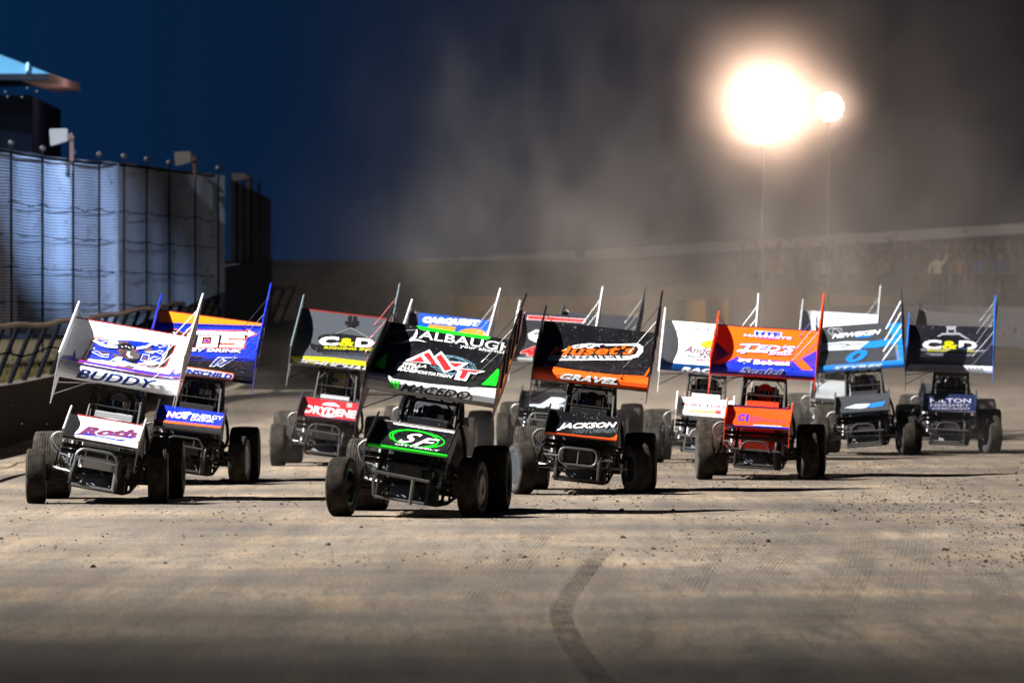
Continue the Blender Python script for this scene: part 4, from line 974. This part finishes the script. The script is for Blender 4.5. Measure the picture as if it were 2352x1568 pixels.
# lamp boxes on the fence, facing away
def lamp_box(px, py, D, w, h, lab):
    x, y = at(px, D); z = 1.9+(779-py)*D/12720; s = D/12720
    e = empty('floodlight', (x, y, z-h*s/2)); tag(e, lab, 'floodlight', 'box floodlights on posts above the catch fence')
    bm = bmesh.new(); W_, H_ = w*s/2, h*s/2
    v = [bm.verts.new(p) for p in ((x-W_, y-.1, z+H_*.95), (x+W_*.9, y-.1, z+H_), (x+W_*.9, y-.1, z-H_*.45), (x-W_*.85, y-.1, z-H_), (x-W_*.7, y+.3, z+H_*.7), (x+W_*.6, y+.35, z+H_*.7), (x+W_*.6, y+.35, z-H_*.3), (x-W_*.6, y+.3, z-H_*.7))]
    for f in ((0, 1, 2, 3), (7, 6, 5, 4), (0, 4, 5, 1), (1, 5, 6, 2), (2, 6, 7, 3), (3, 7, 4, 0)): bm.faces.new([v[i] for i in f])
    bmesh.ops.bevel(bm, geom=bm.edges[:], offset=.02, segments=2, affect='EDGES')
    kid('lamp_housing', bm, mat('lamp_box_grey', (.08, .075, .075), .6), e)
    bm = bmesh.new(); tube(bm, [(x+W_*.9, y, z-H_*.1), (x+W_*1.25, y, z-H_*.3), (x+W_*1.25, y, z-H_*2.6)], .05, 6, .05); tube(bm, [(x+W_*1.05, y-.1, z+H_*.4), (x+W_*1.3, y-.1, z-H_*.2)], .07, 6); kid('bracket', bm, mat('bracket_rust', (.05, .03, .025), .7), e)
lamp_box(136, 316, 121, 46, 42, 'nearest and largest grey box floodlight above the catch fence')
lamp_box(421, 366, 132, 42, 36, 'grey box floodlight above the middle of the catch fence')
lamp_box(550, 408, 141, 36, 20, 'small farthest grey box floodlight at the end of the catch fence')

# ---------------------------------------------------------------- tower building, top left
tb = empty('tower_building', (-14, 145, 2)); tag(tb, 'dark tower building with blue metal hip roof and lit pink eave', 'building')
bm = bmesh.new(); box(bm, -19, -12.3, 142, 151, 1.0, 8.15); kid('wall', bm, mat('tower_wall', (.03, .04, .07), .8), tb, False)
bm = bmesh.new(); zE = 8.62
c = [(-11.72, 140.2, zE), (-11.38, 146.0, zE-.02), (-19.5, 151, zE), (-20, 140.6, zE)]; ap = [(-14.8, 143.4, 9.85), (-16.5, 146, 10.1)]
v = [bm.verts.new(p) for p in c+ap]
for f in ((0, 4, 5, 3), (0, 1, 4), (1, 2, 5, 4), (2, 3, 5)): bm.faces.new([v[i] for i in f])
kid('roof', bm, mat('roof_blue', (.05, .20, .40), .6, 0, 0, .3), tb, False)
bm = bmesh.new()
for k in range(9):
    t = (k+.6)/9; a = Vector(c[0]).lerp(Vector(c[3]), t); b = Vector(ap[0]).lerp(Vector(ap[1]), max(0, min(1, (t-.35)/.3))) if t > .35 else Vector(c[0]).lerp(Vector(ap[0]), t/.35)
    tube(bm, [a+Vector((0, 0, .03)), b+Vector((0, 0, .03))], .055, 5)
kid('roof_seam', bm, mat('roof_seam', (.30, .60, .80), .4), tb)
bm = bmesh.new(); tube(bm, [Vector(c[0]), Vector(c[1])], .02, 4)
a, b = Vector(c[0]), Vector(c[1]); d = Vector((0, 0, -.17)); i_ = Vector((-.7, 0, -.02))
v = [bm.verts.new(p) for p in (a, b, b+d, a+d, a+d+i_, b+d+i_)]
bm.faces.new(v[:4]); bm.faces.new((v[3], v[2], v[5], v[4]))
kid('fascia', bm, mat('fascia_lit_pink', (.60, .46, .44), .6), tb, False)  # pink of the lit eave put into the board's colour
bm = bmesh.new(); a, b = Vector(c[0]), Vector(c[3]); v = [bm.verts.new(p) for p in (a, b, b+Vector((0, 0, -.16)), a+Vector((0, 0, -.16)))]; bm.faces.new(v); kid('fascia', bm, mat('fascia_dark', (.08, .09, .13), .6), tb, False)
el = light('eave_lamp', 'POINT', (-10.9, 143.0, 7.9), 14, (1, .62, .6), shadow_soft_size=.15)
for i, (px, py) in enumerate(((12, 211), (17, 222), (50, 223), (62, 202), (84, 210))):
    x, y = at(px, 141.7); bm = bmesh.new(); bmesh.ops.create_uvsphere(bm, u_segments=8, v_segments=6, radius=.022, matrix=Matrix.Translation((x, y, 1.9+(779-py)*y/12720)))
    kid('window_light', bm, mat('small_lamp', (.6, .75, .8), .5, 0, .2), tb)

# ---------------------------------------------------------------- floodlight banks in the dust
def flood(px, py, D, n, r, energy, col, lab, glow):
    x, y = at(px, D); z = 1.9+(779-py)*D/12720
    e = empty('light_tower', (x, y, 1.8)); tag(e, lab, 'light tower', 'track light towers blazing through the dust')
    bm = bmesh.new(); tube(bm, [(x, y+.7, 1.0), (x, y+.7, z+r*.8)], .035, 10, r2=.03); kid('pole', bm, mat('haze_toned_pole', (.16, .15, .145), .8), e)  # pole coloured like the lit haze so it blends in
    bm = bmesh.new()
    for k in range(n): zz = z-r*.7+1.4*r*k/(n-1); hw = math.sqrt(max(.05, 1-((zz-z)/r)**2))*r*.8; tube(bm, [(x-hw, y+.5, zz), (x+hw, y+.5, zz)], .03, 6)
    kid('cross_arm', bm, POSTM, e)
    ls = r*.29
    for ring, cnt in ((0, 1), (.38, 6), (.74, 15)):
        for q_ in range(cnt):
            cx, cz = x+ring*r*math.cos(q_*2*math.pi/cnt+.2), z+ring*r*math.sin(q_*2*math.pi/cnt+.2)
            bm = bmesh.new(); prof = [(.0, ls*.98), (.18, ls*.85), (.32, ls*.35), (.34, .0001)]
            rg = [[bm.verts.new((cx+rr*math.cos(t), y+q, cz+rr*math.sin(t))) for t in [i*math.pi/8 for i in range(16)]] for q, rr in prof]
            for r0, r1 in zip(rg, rg[1:]):
                for k in range(16): bm.faces.new((r0[k], r0[(k+1) % 16], r1[(k+1) % 16], r1[k]))
            hd = kid('lamp_head', bm, POSTM, e)
            bm = bmesh.new(); bmesh.ops.create_circle(bm, cap_ends=True, segments=16, radius=ls*.97, matrix=Matrix.Translation(Vector((cx, y+.01, cz))-e.location) @ Matrix.Rotation(R(90), 4, 'X'))
            obj('lens', bm, mat('lens'+lab[:4], col, .4, 0, glow), hd)
    lp = light('floodlight_lamp', 'SPOT', (x, y-.9, z), energy, (1, .74, .59), shadow_soft_size=r*.5, spot_size=R(96), spot_blend=.6); aim(lp, (x+5, 60, z+18))
flood(1755, 252, 150, 5, .80, 7000, (1, .80, .64), 'larger light tower glowing warm white through the dust', 4.2)
flood(1905, 246, 168, 4, .42, 1000, (1, .86, .82), 'smaller light tower to the right of the big glowing one', 3.4)

# ---------------------------------------------------------------- far side: white wall, barriers, stand and spectators
bm = bmesh.new(); strip_wall(bm, along([(10.5, 182), (13.5, 177), (18, 170), (30, 158)], 2), .3, 1.25)
bmesh.ops.reverse_faces(bm, faces=bm.faces)
tag(obj('white_wall', bm, mat('white_wall', (.78, .77, .78), .8, 0, 0, .8, .3, 0, 3), None, None, False), 'pale painted wall round the outside of the far turn at right', 'wall')
bm = bmesh.new(); strip_wall(bm, along([(-2, 178), (5.5, 184.5), (12.6, 183)], 2), .35, 1.55)
tag(obj('turn_wall', bm, mat('tan_wall', (.34, .21, .075), .8, 0, 0, 1, .4, 0, 2), None, None, False), 'dusty tan wall behind the cars at the end of the track', 'wall')
for px, r, lab in ((1592, .40, 'big round yellow barrel standing at the wall, left of the orange car'), (1664, .12, 'thin yellow marker barrel just right of the big yellow one')):
    x, y = at(px, 180); z = gz(x, y)
    e = empty('barrel', (x, y, z)); tag(e, lab, 'barrel')
    bm = bmesh.new(); prof = [(0, r), (.05, r*1.03), (.4, r), (.45, r*1.03), (.8, r), (.85, r*1.03), (1.25, r)]
    rg = [[bm.verts.new((x+rr*math.cos(t), y+rr*math.sin(t), z+q*1.15)) for t in [i*math.pi/12 for i in range(24)]] for q, rr in prof]
    for r0, r1 in zip(rg, rg[1:]):
        for k in range(24): bm.faces.new((r0[k], r0[(k+1) % 24], r1[(k+1) % 24], r1[k]))
    kid('drum', bm, mat('barrel_yellow', (.9, .46, .02), .6, 0, 0, .2), e)
    bm = bmesh.new(); bmesh.ops.create_circle(bm, cap_ends=True, segments=24, radius=r, matrix=Matrix.Translation((x, y, z+1.43))); kid('lid', bm, mat('barrel_yellow', (.75, .42, .04)), e, False)
# bank carrying the crowd
bm = bmesh.new(); rows = []
for x in range(-14, 60, 3):
    yb = 187-.25*max(0, x-10); rows.append([bm.verts.new((x, yb+q, zz)) for q, zz in ((0, 1.7), (.3, 3.0), (7, 3.25), (14, 4.6), (60, 4.8))])
for a, b in zip(rows, rows[1:]):
    for k in range(4): bm.faces.new((a[k], b[k], b[k+1], a[k+1]))
obj('spectator_bank', bm, mat('bank_earth', (.06, .052, .045), .9, 0, 0, 1, .5, 0, 2))['kind'] = 'structure'
RAILM = mat('rail_grey', (.12, .12, .13), .6, .3)
def rail(name, p0, p1, hgt, rails, th, lab, m):
    e = empty(name, p0); tag(e, lab, 'fence'); a, b = Vector(p0), Vector(p1); n = int((b-a).length/3)
    for i in range(n+1):
        p = a.lerp(b, i/n); bm = bmesh.new(); tube(bm, [p, p+Vector((0, 0, hgt))], .04, 6); kid('post', bm, POSTM, e)
    for zz in rails:
        bm = bmesh.new(); v0 = a+Vector((0, 0, zz)); v1 = b+Vector((0, 0, zz)); q = Vector((0, .06, 0)); h = Vector((0, 0, th/2))
        vs = [bm.verts.new(p) for p in (v0-q-h, v1-q-h, v1-q+h, v0-q+h, v0+q-h, v1+q-h, v1+q+h, v0+q+h)]
        for f in ((0, 1, 2, 3), (7, 6, 5, 4), (0, 4, 5, 1), (3, 2, 6, 7), (1, 5, 6, 2), (0, 3, 7, 4)): bm.faces.new([vs[k] for k in f])
        kid('rail', bm, m, e, False)
rail('crowd_fence', (11.5, 186.6, 3.0), (30, 182, 3.2), 1.1, (.55, 1.05), .06, 'thin rail in front of the spectators at the far right', RAILM)
rail('billboard_rail', (-8.5, 205, 3.6), (22, 196, 5.3), .95, (.75,), .36, 'long pale horizontal board above the far side of the track', mat('pale_board', (.60, .59, .60), .7, 0, 0, .6, 0, 0, 1))

SKN = mat('skin', (.32, .18, .12), .6)
def person_mesh(pose, shirt, trouser):
    V = [(0, 0, .95), (0, .01, 1.15), (0, .0, 1.36), (0, 0, 1.46), (0, -.01, 1.53), (0, -.015, 1.66), (0, -.01, 1.72)]
    Rr = [(.15, .11), (.14, .10), (.17, .11), (.07, .06), (.055, .055), (.075, .095), (.06, .075)]
    Eg = [(0, 1), (1, 2), (2, 3), (3, 4), (4, 5), (5, 6)]
    c = len(V); V += [(0, -.125, 1.63)]; Rr += [.014]; Eg += [(5, c)]
    for s in (-1, 1):
        b = len(V); up = pose == 'up' or (pose == 'one' and s > 0)
        if up: A = [(s*.2, 0, 1.42), (s*.30, -.02, 1.62), (s*.24, -.06, 1.88), (s*.23, -.07, 1.96)]
        elif pose == 'phone': A = [(s*.2, 0, 1.40), (s*.27, -.08, 1.18), (s*.10, -.28, 1.42), (s*.07, -.32, 1.48)]
        else: A = [(s*.2, 0, 1.40), (s*.26, .02, 1.14), (s*.27, -.04, .88), (s*.27, -.05, .80)]
        V += A; Rr += [.06, .045, .032, (.038, .018)]; Eg += [(2, b), (b, b+1), (b+1, b+2), (b+2, b+3)]
        t = Vector(A[3]); d = (t-Vector(A[2])).normalized()
        for q in range(5):
            e = len(V); o = Vector(((q-2)*.017, 0, 0)); V += [tuple(t+o+d*.03), tuple(t+o*1.2+d*(.075+.01*(2-abs(q-2))))]; Rr += [.009, .007]; Eg += [(b+3, e), (e, e+1)]
        b = len(V); V += [(s*.10, 0, .88), (s*.11, -.02, .50), (s*.11, .02, .09), (s*.12, -.12, .035)]; Rr += [.10, .065, .045, (.04, .03)]; Eg += [(0, b), (b, b+1), (b+1, b+2), (b+2, b+3)]
    me = skin(V, Eg, Rr)
    for m in (SKN, mat('shirt_%d_%d_%d' % tuple(int(x*99) for x in shirt), shirt, .8), mat('trousers', trouser, .8), mat('hair', (.03, .02, .015), .8)): me.materials.append(m)
    for p in me.polygons:
        z = p.center.z; x = abs(p.center.x)
        p.material_index = 3 if (z > 1.70 or (z > 1.6 and p.center.y > .03 and x < .12)) and x < .12 else 1 if (1.0 < z < 1.48 and not (pose == 'phone' and p.center.y < -.15)) or (x > .15 and 1.3 < z < 1.7) else 2 if z <= 1.0 and x < .24 else 0
    return me
crowd = [(2310, 184.5, 'one', (.06, .10, .25), 'spectator in dark blue shirt with one arm raised, farthest right'),
 (2266, 184.8, 'one', (.10, .16, .36), 'spectator in blue shirt with one arm raised, beside the brown shirted one'),
 (2212, 185.2, 'down', (.36, .14, .08), 'spectator in rust brown shirt standing behind the rail'),
 (2164, 185.4, 'one', (.70, .68, .45), 'spectator in pale yellow white shirt behind the rail'),
 (2120, 185.6, 'phone', (.06, .05, .06), 'spectator in black shirt with hands up at the face, left of the pale shirted one'),
 (2088, 185.8, 'down', (.10, .12, .20), 'spectator in grey blue shirt behind the rail above the blue wing'),
 (2033, 186.6, 'phone', (.30, .28, .26), 'spectator in light grey shirt holding something up at the left end of the rail'),
 (1968, 188, 'down', (.16, .18, .26), 'spectator in slate shirt faint in the dust'),
 (1930, 188.6, 'phone', (.12, .10, .09), 'spectator in dark brown shirt with raised hands in the dust'),
 (1900, 188.4, 'down', (.40, .38, .36), 'spectator in pale shirt faint in the dust'),
 (1850, 189, 'one', (.10, .09, .10), 'spectator in charcoal shirt with one arm up in the dust'),
 (1800, 189, 'down', (.24, .16, .12), 'spectator in tan shirt faint in the dust'),
 (1768, 189.2, 'phone', (.22, .12, .10), 'spectator in reddish shirt leaning hands together in the dust'),
 (1736, 189.4, 'down', (.14, .16, .20), 'spectator in grey shirt, leftmost of the crowd in the dust'),
 (2240, 187.6, 'down', (.05, .05, .06), 'spectator in black shirt in the second row behind the blue shirted one'),
 (2338, 187.4, 'one', (.12, .10, .10), 'spectator in brown black shirt at the right edge of the picture'),
 (2188, 188.0, 'one', (.08, .08, .10), 'spectator in dark grey shirt in the second row between pale and rust shirts')]
for i, (px, D, pose, sh, lab) in enumerate(crowd):
    x, y = at(px, D); yb = 187-.25*max(0, x-10); z = 3.0+.25*min(1, max(0, (y-yb-.3)/6.7))
    me = person_mesh(pose, sh, (.03+.02*(i % 3), .03, .05))
    o = link('person', me, SKN); o.location = (x, y+2.2, z+.02); o.rotation_euler = (0, 0, random.uniform(-.5, .5)); o.scale = (1.04,)*3
    tag(o, lab, 'spectator', 'spectators behind the far rail')

for i in range(22):
    px = 1720+i*29+random.uniform(-9, 9); D = 189.5+random.uniform(-.4, .8); x, y = at(px, D)
    me = person_mesh(('down', 'phone')[i % 2], random.choice([(.04, .04, .05), (.07, .06, .07), (.05, .06, .09)]), (.03, .03, .04))
    o = link('person', me, SKN); o.location = (x, y+3.2, 3.55); o.rotation_euler = (0, 0, random.uniform(-.6, .6)); o.scale = (1.04,)*2+(random.uniform(.98, 1.08),)
    tag(o, 'spectator in dark clothes in the dim back row of the crowd', 'spectator', 'spectators in the dim back row')

for k, c in CARS.items(): build_car(k, c)

bm = bmesh.new()
for i in range(170):
    k = random.choice('ABCDEFHI'); X, D = CARS[k]['p'][:2]; x = X+random.choice((-.75, .72))+random.gauss(0, .28); y = D+2.4+random.random()*5; z = abs(random.gauss(0, .55))+.02; r = random.uniform(.004, .012)
    bmesh.ops.create_icosphere(bm, subdivisions=1, radius=r, matrix=Matrix.Translation((x, y, z)) @ Matrix.Diagonal((1, random.uniform(.6, 1.4), random.uniform(.6, 1.3), 1)))
obj('flying_dirt', bm, CLOD, None, None, False)['kind'] = 'stuff'

# ---------------------------------------------------------------- dust hanging over and behind the cars
def dust(name, lo, hi, dens, fades, scale, seed, g=.62, col=(.83, .82, .80), thr=(.42, .72), floor=.1):
    bm = bmesh.new(); box(bm, lo[0], hi[0], lo[1], hi[1], lo[2], hi[2]); o = obj(name, bm, [], None, None, False); o['kind'] = 'stuff'
    m = bpy.data.materials.new(name); m.use_nodes = True; n = m.node_tree.nodes; l = m.node_tree.links; n.clear()
    out = n.new('ShaderNodeOutputMaterial'); pv = n.new('ShaderNodeVolumePrincipled'); l.new(pv.outputs[0], out.inputs['Volume'])
    pv.inputs['Color'].default_value = (*col, 1); pv.inputs['Anisotropy'].default_value = g
    t = n.new('ShaderNodeTexCoord'); sp = n.new('ShaderNodeSeparateXYZ'); l.new(t.outputs['Object'], sp.inputs[0])
    mp = n.new('ShaderNodeMapping'); mp.inputs['Location'].default_value = (seed, 0, 0); mp.inputs['Scale'].default_value = scale; mp.inputs['Rotation'].default_value = (0, R(-25), 0); l.new(t.outputs['Object'], mp.inputs[0])
    z = n.new('ShaderNodeTexNoise'); z.inputs['Scale'].default_value = 1; z.inputs['Detail'].default_value = 3; z.inputs['Roughness'].default_value = .55; l.new(mp.outputs[0], z.inputs['Vector'])
    r = n.new('ShaderNodeMapRange'); r.inputs[1].default_value, r.inputs[2].default_value, r.inputs[3].default_value, r.inputs[4].default_value = thr[0], thr[1], floor, 1; r.interpolation_type = 'SMOOTHSTEP'
    l.new(z.outputs[0], r.inputs[0]); cur = r.outputs[0]
    for axis, a, b, va, vb in fades:
        q = n.new('ShaderNodeMapRange'); q.interpolation_type = 'SMOOTHSTEP'
        q.inputs[1].default_value, q.inputs[2].default_value, q.inputs[3].default_value, q.inputs[4].default_value = a, b, va, vb
        l.new(sp.outputs[axis], q.inputs[0]); k = n.new('ShaderNodeMath'); k.operation = 'MULTIPLY'; l.new(cur, k.inputs[0]); l.new(q.outputs[0], k.inputs[1]); cur = k.outputs[0]
    k = n.new('ShaderNodeMath'); k.operation = 'MULTIPLY'; k.inputs[1].default_value = dens; l.new(cur, k.inputs[0]); l.new(k.outputs[0], pv.inputs['Density'])
    o.data.materials.append(m); return o
dust('dust_cloud', (-11, 86, -.5), (26, 176, 15), .0075, [(0, -6, 5, 0, 1), (2, 1.2, 8, 1, .12), (2, 10, 15, 1, 0), (1, 86, 104, 0, 1), (0, 9, 20, 1, .12), (1, 166, 176, 1, 0)], (.50, .13, .30), 3, thr=(.42, .66), floor=.10)
dust('dust_veil', (-6, 160, -.2), (36, 202, 10), .028, [(0, -6, 6, 0, 1), (0, 9, 17, 1, .45), (1, 160, 170, 0, 1), (2, 4, 10, 1, 0)], (.22, .12, .3), 21, thr=(.3, .7), floor=.35)
dust('dust_plume', (-4, 99, -.2), (9, 124, 10.5), .024, [(0, -4, .5, 0, 1), (0, 4, 8.5, 1, 0), (1, 99, 104, 0, 1), (1, 119, 124, 1, 0), (2, 1, 10, 1, 0)], (.62, .25, .36), 31, thr=(.47, .72), floor=0)
dust('dust_puff', (-6, 76, -.1), (10.5, 102, 2.4), .06, [(2, .2, 2.2, 1, 0), (1, 76, 80, 0, 1), (1, 98, 102, 1, 0), (0, -6, -4.5, 0, 1), (0, 0, 3.5, 1, .2), (0, 9.5, 10.5, 1, 0)], (.5, .28, .8), 11, thr=(.50, .74), floor=0)
# balls of denser haze added round the lamps to shape their glow
def glow_ball(name, c, r, dens, seed):
    bm = bmesh.new(); bmesh.ops.create_uvsphere(bm, u_segments=24, v_segments=16, radius=r, matrix=Matrix.Identity(4)); o = obj(name, bm, [], None, None, False); o['kind'] = 'stuff'; o.location = c
    m = bpy.data.materials.new(name); m.use_nodes = True; n = m.node_tree.nodes; l = m.node_tree.links; n.clear()
    out = n.new('ShaderNodeOutputMaterial'); pv = n.new('ShaderNodeVolumePrincipled'); l.new(pv.outputs[0], out.inputs['Volume']); pv.inputs['Color'].default_value = (.9, .8, .72, 1); pv.inputs['Anisotropy'].default_value = .6
    t = n.new('ShaderNodeTexCoord'); ln = n.new('ShaderNodeVectorMath'); ln.operation = 'LENGTH'; l.new(t.outputs['Object'], ln.inputs[0])
    q = n.new('ShaderNodeMapRange'); q.inputs[1].default_value, q.inputs[2].default_value, q.inputs[3].default_value, q.inputs[4].default_value = 0, r, 1, 0; l.new(ln.outputs['Value'], q.inputs[0])
    p = n.new('ShaderNodeMath'); p.operation = 'POWER'; p.inputs[1].default_value = 2.2; l.new(q.outputs[0], p.inputs[0])
    k = n.new('ShaderNodeMath'); k.operation = 'MULTIPLY'; k.inputs[1].default_value = dens; l.new(p.outputs[0], k.inputs[0]); l.new(k.outputs[0], pv.inputs['Density']); o.data.materials.append(m)
X1, Y1 = at(1755, 147); glow_ball('lamp_glow', (X1, Y1, 1.9+(779-252)*147/12720), 4.2, .042, 0)
X1, Y1 = at(1905, 165); glow_ball('lamp_glow', (X1, Y1, 1.9+(779-246)*165/12720), 1.8, .045, 0)
